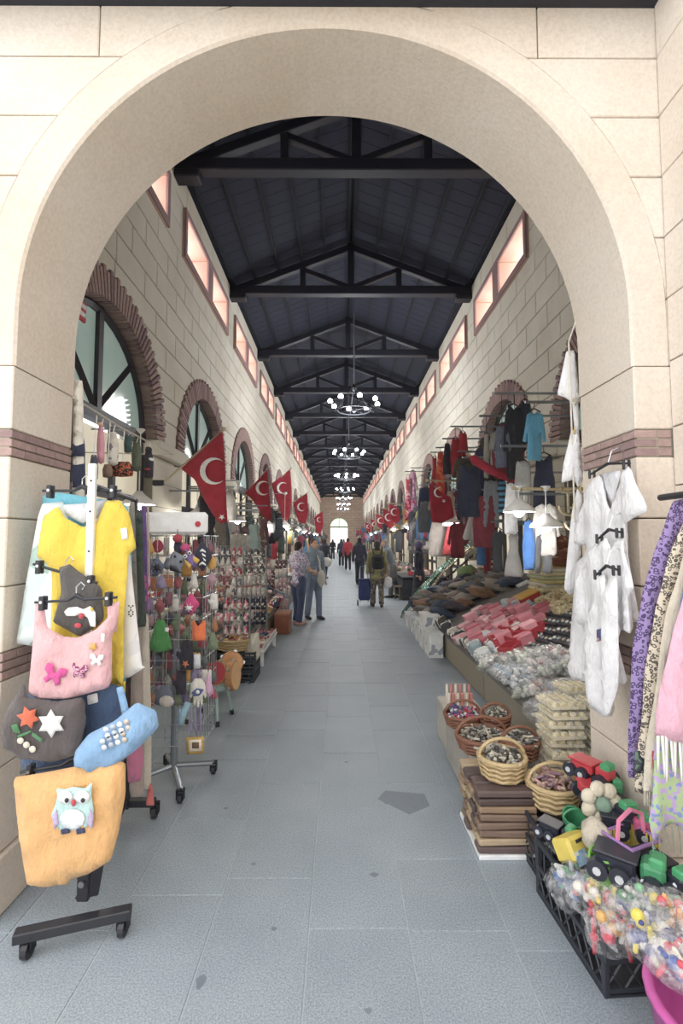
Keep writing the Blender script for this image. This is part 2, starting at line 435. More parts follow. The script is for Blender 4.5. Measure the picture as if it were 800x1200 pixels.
for side, X, sg in (('left', XL, -1), ('right', XR, 1)):
    f = lambda u, v, d, X=X, sg=sg: (X + sg * d, u, v)
    core = MB(); farm = MB(); near = []
    for i, (z0, z1, full) in enumerate(LEVELS):
        sp = nave_spans(z0, z1, full)
        for poly in row_blocks(z0, z1, sp, 900, 0, 0): core.prism(poly, f, .014, WTH)
        for poly in row_blocks(z0, z1, sp, .8, .4 * (i % 2) + .13):
            if min(p[0] for p in poly) < 19.5: near.append(poly)
            else: farm.prism(poly, f, 0, .1)
    for p, q in zip([YB - .35] + [c + RI for c in AC], [c - RI for c in AC] + [YE]):   # piers under the arches
        core.box((X + sg * (WTH / 2 + .007), (p + q) / 2, ZS / 2), (WTH - .014, q - p, ZS))
    w = obj('wall_' + side, core, MORT2, kind='structure', local=True)
    for poly in near: obj('stone_block', MB().prism(poly, f, 0, .1, .006), STONE2, w, local=True)
    obj('stone_blocks', farm, STONE2, w, local=True, kind='stuff')
    for k, c in enumerate(AC):                 # brick arches; pier facing blocks
        ring = obj('brick_arch', MB().prism([(c + math.cos(PI * j / 24) * (RO - .01), ZS + math.sin(PI * j / 24) * (RO - .01)) for j in range(25)] + [(c + math.cos(PI * j / 24) * (RI + .01), ZS + math.sin(PI * j / 24) * (RI + .01)) for j in range(24, -1, -1)], f, .02, WTH), MORT, w, local=True)
        if k < 2:
            for poly in brick_meshes: obj('brick', MB().prism([(c + a, ZS + b) for a, b in poly], f, -.035, .36), BRICK, ring, local=True)
        else:
            m = MB()
            for poly in brick_meshes: m.prism([(c + a, ZS + b) for a, b in poly], f, -.035, .36)
            obj('bricks', m, BRICK, ring, local=True, kind='stuff')
    ends = [YB] + [v for c in AC for v in (c - RI, c + RI)] + [YE]
    fm = MB()
    for k in range(0, len(ends), 2):
        p, q = ends[k], ends[k + 1]
        for j in range(8):
            z0 = j * .355; fm2 = MB().prism([(p + .004, z0 + .004), (q - .004, z0 + .004), (q - .004, z0 + .351), (p + .004, z0 + .351)], f, 0, .1, .006)
            if k < 8: obj('pier_block', fm2, STONE2, w, local=True)
            else: fm.add(fm2.v, fm2.f)
        cap = MB().box((X + sg * .06, (p + q) / 2, 2.96), (.3, q - p + .06, .22), b=.02)
        if k < 8: obj('capital', cap, STONE2, w, local=True)
        else: fm.add(cap.v, cap.f)
    obj('pier_blocks', fm, STONE2, w, local=True, kind='stuff')
# ---- clerestory windows
PANEM = mat('#f4f2f6', 'emit', PANE)
wn = 0
for X, sg in ((XL, -1), (XR, 1)):
    f0 = MB(); ya, yb, yc, yd = .45, 1.72, 2.04, 3.29; z0, z1 = 6.48, 7.12
    D = WTH + .03; cx = sg * (D / 2 - .03)
    for (y0, y1, a, b) in ((.35, 3.39, 6.36, z0), (.35, 3.39, z1, 7.22), (.35, ya, z0, z1), (yb, yc, z0, z1), (yd, 3.39, z0, z1)):
        f0.box((cx, (y0 + y1) / 2, (a + b) / 2), (D, y1 - y0, b - a), b=.012)
    me = mesh_of(f0, PINK, name='window'); tm = MB()
    for (y0, y1, a, b) in ((.35, 3.39, 6.36, z0), (.35, 3.39, z1, 7.22), (.35, ya, z0, z1), (yb, yc, z0, z1), (yd, 3.39, z0, z1)): tm.box((-sg * .04, (y0 + y1) / 2, (a + b) / 2), (.03, y1 - y0, b - a), b=.006)
    trm = mesh_of(tm, MAUVE, name='trim')
    pm = []
    for y0, y1 in ((ya, yb), (yc, yd)): pm.append(mesh_of(MB().box((sg * .42, (y0 + y1) / 2, (z0 + z1) / 2), (.02, y1 - y0, z1 - z0)), PANEM, name='pane'))
    for b in BEAMS[:-1]:
        wn += 1
        o = inst(f'window_{wn}', me, (X, b, 0)); o['kind'] = 'structure'
        inst('window_trim', trm, (0, 0, 0), parent=o)
        for p in pm: inst('pane', p, (0, 0, 0), parent=o)
# ---- lunette windows and lit shopfronts under the arches
GL = mat('#a9c9c0', 'glass', h2='#c9dcd2'); FRM = mat('#35333a', 'plain', .5); SHOPG = mat('#e9dfc4', 'emit', .3)
for X, sg in ((XL, -1), (XR, 1)):
    d = sg * .18; r = RI + .02
    fr = MB(); arc = [(d, math.cos(PI * j / 20) * (r - .05), ZS + math.sin(PI * j / 20) * (r - .05)) for j in range(21)]
    fr.tube(arc, .06, 6); fr.box((d, 0, ZS), (.12, 2 * r, .14)); fr.box((d, 0, ZS + r / 2), (.1, .1, r))
    for s2 in (-1, 1): fr.tube([(d, 0, ZS + .05), (d, s2 * .86, ZS + .88)], .05, 4)
    frm = mesh_of(fr, FRM, name='lunette')
    panes = []
    for a0, a1 in ((0, PI / 4), (PI / 4, PI / 2), (PI / 2, 3 * PI / 4), (3 * PI / 4, PI)):
        pl = [(0, ZS)] + [(math.cos(a0 + (a1 - a0) * j / 6) * (r - .03), ZS + math.sin(a0 + (a1 - a0) * j / 6) * (r - .03)) for j in range(7)]
        panes.append(mesh_of(MB().prism(pl, lambda u, v, q: (d + sg * q, u, v), 0, .012), GL, name='pane'))
    dm = MB()
    for y in (-1.24, -.42, .42, 1.24): dm.box((d, y, 1.5), (.08, .07, 3.0))
    for z in (.08, .9, 2.2): dm.box((d, 0, z), (.07, 2.5, .09))
    dme = mesh_of(dm, FRM, name='shopfront')
    gl = mesh_of(MB().box((d + sg * .03, 0, 1.5), (.015, 2.5, 2.9)), SHOPG, name='shop_pane')
    for k, c in enumerate(AC):
        wn += 1
        o = inst(f'window_{wn}', frm, (X, c, 0)); o['kind'] = 'structure'
        for p in panes: inst('pane', p, (0, 0, 0), parent=o)
        o = inst(f'door_{k + 1 + (16 if sg > 0 else 0)}', dme, (X, c, 0)); o['kind'] = 'structure'
        inst('pane', gl, (0, 0, 0), parent=o)
# ---- front wall with the entrance arch
CX, CZ, AI, AO = -.0725, 2.71, 1.4325, 1.6
f = lambda u, v, d: (u, YF + d, v)
TH = YB - YF
core = MB()
core.box((.2, (YF + YB) / 2, 6.6), (7.2, TH, 4.62))
core.box((-2.62, (YF + YB) / 2, 2.14), (2.2, TH - .03, 4.28)); core.box((2.62, (YF + YB) / 2, 2.14), (2.1, TH - .03, 4.28))
wf = obj('wall_front', core, MORT, kind='structure', local=True)
ZL = 2.46
ringp = [(CX + AI, ZL)] + [(CX + AI * math.cos(PI * j / 48), CZ + AI * math.sin(PI * j / 48)) for j in range(49)] + [(CX - AI, ZL), (CX - AO, ZL)] + \
        [(CX - AO * math.cos(PI * j / 48), CZ + AO * math.sin(PI * j / 48)) for j in range(49)] + [(CX + AO, ZL)]
rm = MB(); n = len(ringp) // 2
inn = ringp[:51]; outr = ringp[51:][::-1]
vs = []; fs = []
e = .012
for (u, v), (u2, v2) in zip(inn, outr):
    vs += [f(u, v, e), f(u + (u2 - u) * .07, v + (v2 - v) * .07, 0), f(u2, v2, 0), f(u2, v2, TH), f(u, v, TH)]
for i in range(50):
    for k in range(5): fs.append((i * 5 + k, i * 5 + (k + 1) % 5, i * 5 + 5 + (k + 1) % 5, i * 5 + 5 + k))
fs += [(0, 1, 2, 3, 4), (254, 253, 252, 251, 250)]
obj('arch_ring', MB().add(vs, fs), STONE, wf, local=True)
LV = [2.46, 2.78, 3.08, 3.38, 3.68, 3.98, 4.29]
cvf = lambda s: (lambda z: CX + s * math.sqrt(max(0, AO * AO - max(0, z - CZ) ** 2)))
for i, (z0, z1) in enumerate(zip(LV, LV[1:])):
    for sp, cut in (((lambda z: -3.7, cvf(-1)), -2.4 if i % 2 else -1.85), ((cvf(1), lambda z: 1.6), 99)):
        zc = .5 * (z0 + z1)
        if sp[1](zc) - sp[0](zc) < .03: continue
        if i == 5: cut = -1.164 if cut < 0 else .96
        pieces = [sp] if not (sp[0](zc) < cut < sp[1](zc)) else [(sp[0], lambda z, c=cut: c), (lambda z, c=cut: c, sp[1])]
        for poly in row_blocks(z0, z1, pieces, 900, 0, .003): obj('stone_block', MB().prism(poly, f, 0, TH, .004), STONE, wf, local=True)
PZ = [(.0, .26, 's'), (.26, .64, 's'), (.64, 1.02, 's'), (1.02, 1.145, 'b'), (1.145, 1.44, 's'), (1.44, 1.75, 's'), (1.75, 2.035, 's'), (2.035, 2.16, 'b'), (2.16, 2.46, 's')]
for sx, x0, x1 in ((-1, -3.7, CX - AI), (1, CX + AI, 1.6)):
    inner = x1 if sx < 0 else x0
    for i, (z0, z1, t) in enumerate(PZ):
        if t == 's':
            gx = -.02 * sx if i == 0 else 0
            a, b = (x0, x1 + gx) if sx < 0 else (x0 + gx, x1)
            cs = [a, -2.05 if i % 2 else -2.5, b] if sx < 0 else [a, b]
            for p, q in zip(cs, cs[1:]):
                dd = -.02 if i == 0 else 0
                obj('stone_block' if i else 'plinth', MB().box(((p + q) / 2, YF + (TH + dd) / 2 + (dd if 1 else 0) * .5, (z0 + z1) / 2), (q - p - .006, TH - dd, z1 - z0 - .006), b=.005), STONE, wf, local=True)
        else:
            h = (z1 - z0) / 3
            obj('mortar_band', MB().box(((x0 + x1) / 2 - sx * -.006, (YF + YB) / 2, (z0 + z1) / 2), (x1 - x0 - .012, TH - .012, z1 - z0)), MORT, wf, local=True)
            for j in range(3):
                zc = z0 + h * (j + .5); sh = .08 * (j % 2)
                y = YF - (.0 if j % 2 else .0)
                ys = [YF, YF + .10 + sh, YF + .29 + sh * .6, YB]
                for p, q in zip(ys, ys[1:]): obj('brick', MB().box((inner + sx * .05, (p + q) / 2, zc), (.1, q - p - .006, h - .007), b=.002), BRICK, wf, local=True)
                x = inner + sx * .104
                for k in range(4 if sx < 0 else 1):
                    l = min(.2 + sh * (k == 0), abs(1.53 - x) if sx > 0 else 9)
                    obj('brick', MB().box((x + sx * l / 2, YF + .05, zc), (l - .006, .1, h - .007), b=.002), BRICK, wf, local=True); x += sx * l
# porch beam above and the return wall at the right
obj('porch_beam', MB().box((-1.1, YF - .13, 4.42), (5.3, .3, .36), b=.01), DARKW, label='dark wooden porch beam above the entrance arch', cat='beam')
core = MB().box((1.53 + .22, -.45, 2.15), (.4, 5.1, 4.3)); wp = obj('wall_porch', core, MORT, kind='structure', local=True)
f = lambda u, v, d: (1.53 + d, u, v)
rows = [(.0, .32)] + [(.32 + .33 * i, .65 + .33 * i) for i in range(2)] + [(.98, 1.3), (1.3, 1.6), (1.6, 1.9), (1.9, 2.17)] + [(2.17, 2.48), (2.48, 2.78)] + list(zip(LV[1:], LV[2:]))
for i, (z0, z1) in enumerate(rows):
    for poly in row_blocks(z0, z1, [(lambda z: -3.0, lambda z: YF)], .95, .3 + .45 * (i % 2), .003): obj('stone_block', MB().prism(poly, f, 0, .1, .004), STONE, wp, local=True)
# ---- end wall with the far doorway
f = lambda u, v, d: (u, YE + d, v)
em = MB(); x0, x1, zs, rz = -1.3, 1.1, 3.45, 1.2
xc = (x0 + x1) / 2; hw = (x1 - x0) / 2
em.prism([(XL - .5, 0), (x0, 0), (x0, 9), (XL - .5, 9)], f, 0, .6); em.prism([(x1, 0), (XR + .5, 0), (XR + .5, 9), (x1, 9)], f, 0, .6)
em.prism([(xc + hw * math.cos(PI * j / 16), zs + rz * math.sin(PI * j / 16)) for j in range(17)] + [(x0, 9), (x1, 9)], f, 0, .6)
we = obj('wall_back', em, mat('#d2bba8', 'farbrick', h2='#c4aa96', h3='x'), kind='structure', local=True)
lu = MB().prism([(xc + hw * math.cos(PI * j / 16), zs + rz * math.sin(PI * j / 16)) for j in range(17)], f, .2, .24)
o = obj('window_100', lu, mat('#c8ecc0', 'emit', 1.0), kind='structure', local=True)
obj('transom', MB().box((xc, YE + .2, zs), (2 * hw, .2, .16)), FRM, o, local=True)
obj('mullion', MB().box((xc, YE + .2, zs + rz / 2), (.07, .12, rz)), FRM, o, local=True)
o = obj('wall_courtyard', MB().box((0, 92, 3), (40, .5, 6)), mat('#f3eee4', 'stone', h2='#e6dfd0'), kind='structure', local=True)
# ---- roof: boards and battens on two slopes, trusses
XM = (XL + XR) / 2; ZR, ZE = 8.82, 7.72; HALF = XR - XM + .1
BOARD = mat('#242b42', 'wood', .9, h2='#171c2c'); BAT = mat('#151926', 'wood', .9, h2='#0e1119')
rb = MB()
for sg in (-1, 1):
    f = lambda u, v, d, sg=sg: (XM + sg * u, v, ZR - (ZR - ZE) * u / (HALF - .1) + .06 + d)
    rb.prism([(0, YB - .5), (HALF + .4, YB - .5), (HALF + .4, YE + .3), (0, YE + .3)], f, 0, .15)
ceil = obj('ceiling', rb, BAT, kind='structure', local=True)
farm = MB(); bw = .3
for sg in (-1, 1):
    f = lambda u, v, d, sg=sg: (XM + sg * u, v, ZR - (ZR - ZE) * u / (HALF - .1) + .06 + d)
    y = YB
    while y < YE - .1:
        poly = [(.02, y + .004), (HALF - .1, y + .004), (HALF - .1, y + bw - .004), (.02, y + bw - .004)]
        if y < 19: obj('ceiling_board', MB().prism(poly, f, -.02, .01, .004), BOARD, ceil, local=True)
        else: farm.prism(poly, f, -.02, .01)
        y += bw
    for u in (.06, .62, 1.18, 1.74, 2.3, 2.78):
        obj('batten', MB().prism([(u - .025, YB), (u + .025, YB), (u + .025, YE), (u - .025, YE)], f, -.075, -.02), BAT, ceil, local=True)
obj('ceiling_boards', farm, BOARD, ceil, local=True, kind='stuff')
def truss():
    t = empty('roof_truss', (0, 0, 0), kind='structure')
    zb = 7.62; half = (XR - XL) / 2
    obj('tie_beam', MB().box((XM, 0, zb), (2 * half + .2, .2, .2), b=.015), DARKW, t, local=True)
    obj('king_post', MB().box((XM, 0, (zb + ZR) / 2), (.15, .15, ZR - zb - .05), b=.01), DARKW, t, local=True)
    for sg in (-1, 1):
        ang = math.atan((ZR - ZE) / half); L = math.hypot(half, ZR - ZE)
        obj('principal_rafter', MB().box((XM + sg * half / 2, 0, (ZR + ZE) / 2 - .13), (L, .15, .16), ry=sg * ang, b=.01), DARKW, t, local=True)
        q = 1.15; zt = ZR - (ZR - ZE) * q / half - .2
        obj('queen_post', MB().box((XM + sg * q, 0, (zb + zt) / 2), (.13, .13, zt - zb), b=.01), DARKW, t, local=True)
        a2 = math.atan2(zt - .05 - zb - .1, q - .1)
        obj('strut', MB().box((XM + sg * (q + .1) / 2, 0, (zt + zb) / 2 + .04), (math.hypot(q, zt - zb) * .95, .11, .11), ry=-sg * a2, b=.01), DARKW, t, local=True)
        obj('corbel', MB().box((XM + sg * (half - .18), 0, zb - .16), (.4, .24, .13), b=.02), DARKW, t, local=True)
    return t
t0 = truss()
for i, b in enumerate(BEAMS):
    if i == 0: t0.location = (0, b, 0)
    else: copy_tree(t0, loc=(0, b, 0))
# ---- chandeliers
CH = mat('#2b2d30', 'metal', .5); GLOBE = mat('#ffffff', 'emit', 14.0)
def chandelier():
    t = empty('chandelier', (0, 0, 0), label='black iron wheel chandelier with white globe bulbs hanging on a chain', cat='chandelier', group='chandeliers in a row under the roof')
    n = 8; Rr = .48
    obj('wheel', MB().tube([(Rr * math.cos(2 * PI * k / 24), Rr * math.sin(2 * PI * k / 24), -.12) for k in range(24)], .022, 6, closed=True), CH, t, local=True)
    obj('hub', MB().lathe([(.02, .62), (.07, .6), (.09, .5), (.05, .44), (.02, .42)], n=10), CH, t, local=True)
    obj('chain', MB().tube([(0, 0, .6), (0, 0, 3.4)], .017, 6), mat('#6a6e74', 'plain', .5), t, local=True)
    obj('lower_boss', MB().lathe([(.01, -.2), (.06, -.16), (.06, -.08), (.01, -.02)], n=10), CH, t, local=True)
    bm = mesh_of(MB().ball((0, 0, 0), .068, 10, 8), GLOBE, True, 'bulb')
    for k in range(n):
        a = 2 * PI * k / n + .2; c, s = math.cos(a), math.sin(a)
        if k % 2 == 0: obj('stay', MB().tube([(.05 * c, .05 * s, .52), (Rr * c, Rr * s, -.12)], .012, 5), CH, t, local=True)
        else: obj('spoke', MB().tube([(.05 * c, .05 * s, -.12), (Rr * c, Rr * s, -.12)], .012, 5), CH, t, local=True)
        obj('arm', MB().tube([(Rr * c, Rr * s, -.12), (.58 * c, .58 * s, -.16), (.66 * c, .66 * s, -.1), (.68 * c, .68 * s, .02)], .012, 5), CH, t, local=True)
        obj('cup', MB().lathe([(.012, .0), (.04, .03), (.042, .05)], (.68 * c, .68 * s, .0), 8), CH, t, local=True)
        inst('bulb', bm, (.68 * c, .68 * s, .095), parent=t)
    l = bpy.data.lights.new('chandelier_light', 'POINT'); l.energy = BULB; l.color = (.97, .985, 1); l.shadow_soft_size = .5
    lo = bpy.data.objects.new('light', l); COL.objects.link(lo); lo.parent = t; lo.location = (0, 0, -.3)
    return t
c0 = chandelier()
for k in range(7):
    loc = (.4, 13 + 7.5 * k, 5.42)
    lab = f"{('first', 'second', 'third', 'fourth', 'fifth', 'sixth', 'seventh')[k]} iron wheel chandelier with white globe bulbs counted from the entrance arch"
    if k == 0: c0.location = loc; c0['label'] = lab
    else: copy_tree(c0, loc=loc, rot=(0, 0, .3 * k), label=lab)
# ================================================================ left foreground: the rack with blouses and bags
BLK = mat('#26262b', 'plain', .45); DGM = mat('#33363d', 'metal', .45); WHT = mat('#f0f0ee', 'plain', .5); CHROME = mat('#c9cdd2', 'metal', .3)
def caster(name, p, parent, r=.035):
    w = obj(name, MB().tube([(p[0] - .012, p[1], r), (p[0] + .012, p[1], r)], r, 14).tube([(p[0] - .018, p[1], r), (p[0] + .018, p[1], r)], r * .35, 8), BLK, parent)
    obj('caster_fork', MB().box((p[0] - .02, p[1], r + .025), (.006, .035, .06)).box((p[0] + .02, p[1], r + .025), (.006, .035, .06)).box((p[0], p[1], r + .052), (.046, .04, .012)), DGM, w)
def fY(p, q, Y): a = pY(*p, Y); b = pY(*q, Y); return a, b
rk = empty('garment_rack', (-1.17, 2.14, 0), label='rolling garment rack with a white upright and black crossbar foot', cat='rack')
a = pZ(16, 1098, .09); b = pZ(154, 1068, .09); d = (b - a).normalized(); mid = (a + b) / 2
def bar(name, a, b, w, h, m, parent, bev=.004):
    c = (a + b) / 2; v = b - a; return obj(name, MB().box(c, (v.length, w, h), rz=math.atan2(v.y, v.x), ry=-math.asin(max(-1, min(1, v.z / v.length))), b=bev), m, parent)
bar('foot', a, b, .05, .04, BLK, rk)
for p in (a + d * .05, b - d * .03): caster('caster', p, rk)
top = pY(93, 540, 2.14); basep = pZ(88, 1083, .1)
px_ = (basep.x + top.x) / 2
obj('upright_base', MB().box((px_ + .02, 2.14, .42), (.05, .03, .66), b=.004), BLK, rk)
for z in (.17, .31): obj('bolt', MB().tube([(px_ + .02, 2.12, z), (px_ + .02, 2.112, z)], .013, 10), CHROME, rk)
up = obj('upright', MB().box((px_, 2.14, 1.37), (.034, .022, 1.26), b=.003), WHT, rk)
for z in (.9, 1.1, 1.3, 1.6, 1.78, 1.92): obj('peg_hole', MB().tube([(px_, 2.13, z), (px_, 2.127, z)], .005, 8), BLK, up)
bar('brace', Vector((px_ + .05, 2.15, .1)), Vector((px_ + .13, 2.2, .7)), .02, .05, BLK, rk)
obj('top_rail', MB().tube([(px_, 2.14, 1.9), (-1.27, 2.9, 1.9)], .014, 8), BLK, rk)
obj('rear_upright', MB().box((-1.27, 2.9, .98), (.034, .03, 1.85), b=.003), BLK, rk)
a2 = Vector((-1.44, 2.9, .09)); b2 = Vector((-1.1, 2.9, .09)); bar('foot', a2, b2, .05, .04, BLK, rk)
for p in (a2, b2): caster('caster', p, rk)
obj('floor_bar', MB().tube([(px_, 2.14, .1), (-1.27, 2.9, .1)], .016, 6), BLK, rk)
def hanger(px1, px2, Y, label, hook=True, m=BLK, clips=True, group=None, hookx=None):
    a, b = fY(px1, px2, Y); c = (a + b) / 2
    h = empty('clip_hanger', (c.x, c.y, min(a.z, b.z)), label=label, cat='hanger', group=group)
    obj('crossbar', MB().tube([a, a.lerp(b, .4), c + Vector((0, 0, .02)), a.lerp(b, .6), b], [.006, .007, .012, .007, .006], 6), m, h)
    if hook:
        obj('hook', MB().tube([c + Vector((0, 0, .02)), c + Vector((0, 0, .055)), c + Vector((.02, 0, .075)), c + Vector((.035, 0, .06)), c + Vector((.025, 0, .045))], .003, 5), CHROME, h)
    if clips:
        for p in (a.lerp(b, .1), a.lerp(b, .9)):
            k = obj('clip', MB().box(p + Vector((0, -.012, -.005)), (.022, .012, .06), b=.003).box(p + Vector((0, .012, -.005)), (.022, .012, .06), b=.003), m, h)
            obj('clip_pin', MB().tube([p + Vector((0, -.02, .0)), p + Vector((0, .02, .0))], .007, 8), CHROME, k)
    return h
YEL = mat('#f2d21e', 'cloth')
yb_ = soft('blouse', [(62, 596), (70, 594), (77, 607), (97, 618), (115, 610), (125, 587), (140, 586), (151, 602), (160, 642), (151, 650), (150, 668), (147, 720), (147, 800), (133, 806), (60, 800), (62, 672), (54, 660), (42, 652), (50, 605)], 2.17, .03, YEL, fold=.016, ff=34, res=.03,
           label='yellow short-sleeved blouse hanging first on the rack', cat='blouse')
soft('price_tag', [(141, 620), (148, 618), (150, 631), (143, 633)], 2.15, .004, WHT, yb_, rnd=0, res=.02)
soft('fringe', [(133, 803), (147, 798), (146, 815), (143, 803), (141, 816), (139, 804), (136, 818), (134, 806)], 2.17, .008, YEL, yb_, rnd=0, res=.01)
soft('neck_facing', [(68, 592), (97, 590), (125, 585), (115, 606), (97, 614), (78, 604)], 2.195, .01, mat('#d9dde0', 'cloth'), yb_, res=.02)
hanger((50, 575), (142, 575), 2.17, 'black clip hanger carrying the yellow blouse', hookx=0)
b1 = soft('blouse', [(50, 590), (75, 588), (85, 640), (78, 700), (66, 760), (34, 757), (18, 754), (28, 690), (40, 632), (45, 605)], 2.195, .03, mat('#dfe9ea', 'floral', h2='#cfe0df', h3='#a9c4bb', s=9), fold=.012, ff=26, res=.035,
          label='white tie-dyed long blouse behind the yellow one', cat='blouse')
b2_ = soft('blouse', [(49, 580), (70, 577), (150, 590), (155, 660), (152, 760), (140, 830), (125, 832), (60, 700), (47, 640)], 2.3, .03, mat('#6cc6dc', 'cloth'), fold=.01, res=.04,
           label='turquoise blouse between the white and the printed ones', cat='blouse')
wt = soft('tunic', [(100, 588), (148, 600), (156, 690), (166, 780), (170, 782), (148, 796), (100, 790)], 2.22, .03, mat('#f2f1f1', 'floral', h2='#f4f4f2', h3='#e6e6ea', s=14), fold=.01, res=.035,
          label='white tunic with a small dark motif beside the yellow blouse', cat='tunic')
for i in range(9): soft('motif_dot', circ(151 + (i % 3) * 2.3, 710 + (i // 3) * 5 + (i % 2) * 2, 1.0, n=6), 2.2, .003, BLK, wt, rnd=0, res=.02)
for i, (x0, x1, y0, y1, Y, h, lab, n) in enumerate([
        (150, 160, 588, 730, 2.5, '#8a8378', 'taupe cotton trousers hanging on the rack', 'trousers'), (157, 169, 600, 735, 2.66, '#3f4b42', 'dark green crinkled scarf hanging on the rack', 'scarf'),
        (163, 173, 592, 715, 2.8, '#6b4a90', 'purple scarf running into pink at its end', 'scarf'), (152, 168, 690, 935, 2.75, '#b0a095', 'beige crinkled skirt hanging low on the rack', 'skirt'),
        (160, 176, 720, 925, 2.82, '#dcd3c2', 'cream cotton trousers with a coral tassel', 'trousers'), (147, 160, 800, 905, 2.84, '#5a3f3c', 'dark brown bag hanging low behind the owl tote', 'bag'),
        (170, 176, 592, 690, 2.88, '#d9c6c2', 'pale pink scarf hanging last on the rack', 'scarf')]):
    o = soft(n, [(x0 + 2, y0), (x1 - 2, y0), (x1, (y0 + y1) / 2), (x1 + 1, y1), (x0 - 1, y1), (x0, (y0 + y1) / 2)], Y, .05, mat(h, 'cloth'), fold=.014, ff=45, res=.035, label=lab, cat=n)
    if i == 2: soft('dyed_end', [(x0 + 1, 670), (x1 + .5, 670), (x1 + 1.5, 716), (x0 - .5, 716)], Y, .056, mat('#c0559a', 'cloth'), o, res=.03, fold=.014, ff=45)
    if i == 4: soft('tassel', [(173, 918), (178, 918), (181, 944), (171, 944)], Y, .02, mat('#e0706a', 'cloth'), o, res=.02)
soft('shoulder_bag', [(148, 880), (152, 862), (160, 850), (165, 860), (168, 890), (165, 915), (150, 918)], 2.62, .05, mat('#d9779c', 'cloth'), label='bright pink edged shoulder bag under the light blue bag', cat='bag', res=.03)
# bags in front of the rack
def bag(px, Y, t, m, label, cat='bag', **k): return soft('bag', px, Y, t, m, label=label, cat=cat, res=.03, **k)
gb = bag([(69, 665), (82, 661), (90, 668), (119, 688), (122, 725), (112, 735), (93, 746), (62, 729), (66, 715), (72, 695)], 2.1, .05, mat('#5a5652', 'cloth'), 'dark grey felt bag with a white bird patch')
def decal(pxs, Y, m, parent, name, t=.004, rnd=1): return soft(name, pxs, Y, t, m, parent, rnd=rnd, res=.015)
decal([(75, 717), (80, 712), (90, 711), (98, 714), (106, 710), (112, 718), (112, 735), (106, 734), (103, 724), (95, 719), (88, 722), (78, 722)], 2.068, WHT, gb, 'bird_patch')
RED = mat('#d8394a', 'cloth')
decal(circ(95, 722, 3.2), 2.062, RED, gb, 'red_dot'); decal(circ(91, 733, 4, 3), 2.064, RED, gb, 'red_dot'); decal(star(107.5, 714, 3.2, 1.4), 2.06, YEL, gb, 'star_patch', rnd=0)
hanger((39, 661), (114, 683), 2.1, 'black clip hanger tilted above the grey felt bag')
pk = bag([(41, 713), (52, 712), (55, 735), (74, 746), (92, 747), (112, 738), (128, 722), (129, 708), (140, 704), (138, 730), (131, 745), (131, 795), (127, 806), (80, 819), (45, 819), (33, 812), (38, 760), (40, 735)], 2.04, .06, mat('#eab4b8', 'cloth'), 'pink felt bag with butterfly patches')
def bfly(cx, cy, s, m, a=0):
    pts = [(0, -.2), (.35, -.9), (.95, -.95), (1, -.3), (.55, .05), (.8, .5), (.45, .85), (.08, .35), (-.08, .35), (-.45, .85), (-.8, .5), (-.55, .05), (-1, -.3), (-.95, -.95), (-.35, -.9)]
    c, sn = math.cos(a), math.sin(a)
    decal([(cx + s * (x * c - y * sn), cy + s * (x * sn + y * c)) for x, y in pts], 1.998, m, pk, 'butterfly_patch')
bfly(63, 792, 13, mat('#e23f9a', 'cloth'), .35); bfly(93, 787, 9.5, mat('#8c2f5e', 'spots', h2='#d9a8bf', s=70), .2); bfly(113, 774, 8, WHT, .1); decal(star(109, 758, 6, 3), 1.998, mat('#f0b54a', 'cloth'), pk, 'flower_patch', rnd=0)
decal([(119, 742), (123, 743), (122, 753), (118, 751)], 1.998, WHT, pk, 'price_tag')
for x in (46, 131): soft('handle', [(x - 5, 708), (x + 5, 706), (x + 6, 740), (x - 5, 742)], 2.045, .02, mat('#eab4b8', 'cloth'), pk, res=.03)
hanger((41, 706), (137, 700), 2.03, 'black clip hanger holding the pink butterfly bag')
jn = soft('jeans', [(22, 815), (140, 800), (142, 850), (145, 895), (25, 908)], 2.13, .04, mat('#3f5a80', 'cloth'), label='blue jeans hanging behind the bags', cat='jeans', res=.05)
soft('belt_label', [(102, 815), (114, 812), (115, 823), (103, 826)], 2.1, .006, WHT, jn, res=.03)
br = bag([(10, 828), (28, 800), (32, 817), (66, 822), (97, 817), (101, 845), (92, 884), (62, 893), (22, 889), (4, 872), (5, 842)], 2.02, .07, mat('#5d5553', 'cloth'), 'brown felt bag with orange and white flower patches')
decal(star(33, 841, 14, 8, 6, .2), 1.972, mat('#ee6b3a', 'cloth'), br, 'flower_patch', rnd=0); decal(star(60, 848, 17, 10, 6, .5), 1.97, mat('#e9e9e8', 'cloth'), br, 'flower_patch', rnd=0)
GRN = mat('#4f8f57', 'cloth')
for q in ([(13, 850), (20, 848), (24, 860), (16, 858)], [(38, 858), (50, 866), (48, 870), (37, 862)], [(20, 862), (36, 856), (37, 858), (22, 865)]): decal(q, 1.972, GRN, br, 'leaf_patch')
for x, y in ((24, 868), (31, 873), (38, 878)): decal(circ(x, y, 4, n=10), 1.975, mat('#f2ead2', 'cloth'), br, 'bead_flower')
bl = bag([(88, 896), (88, 880), (104, 860), (134, 845), (160, 823), (183, 833), (186, 852), (162, 877), (132, 900), (108, 906)], 2.0, .09, mat('#86b4e0', 'cloth'), 'light blue denim bag with a cluster of buttons', seed=2)
for i in range(16):
    x = 124 + (i % 4) * 8 + (i // 4 % 2) * 4 - (i // 4) * 2; y = 846 + (i // 4) * 7 - (i % 4) * 3 + 10
    soft('button', circ(x, y - 1, 3.4, n=8), 1.945, .008, mat(('#dfe6ee', '#b8c4d2', '#f2f2f0', '#c9bfae')[i % 4], 'plain', .3), bl, rnd=0, res=.03)
soft('strap', [(136, 806), (144, 804), (152, 835), (144, 840)], 2.03, .02, mat('#86b4e0', 'cloth'), bl, res=.03)
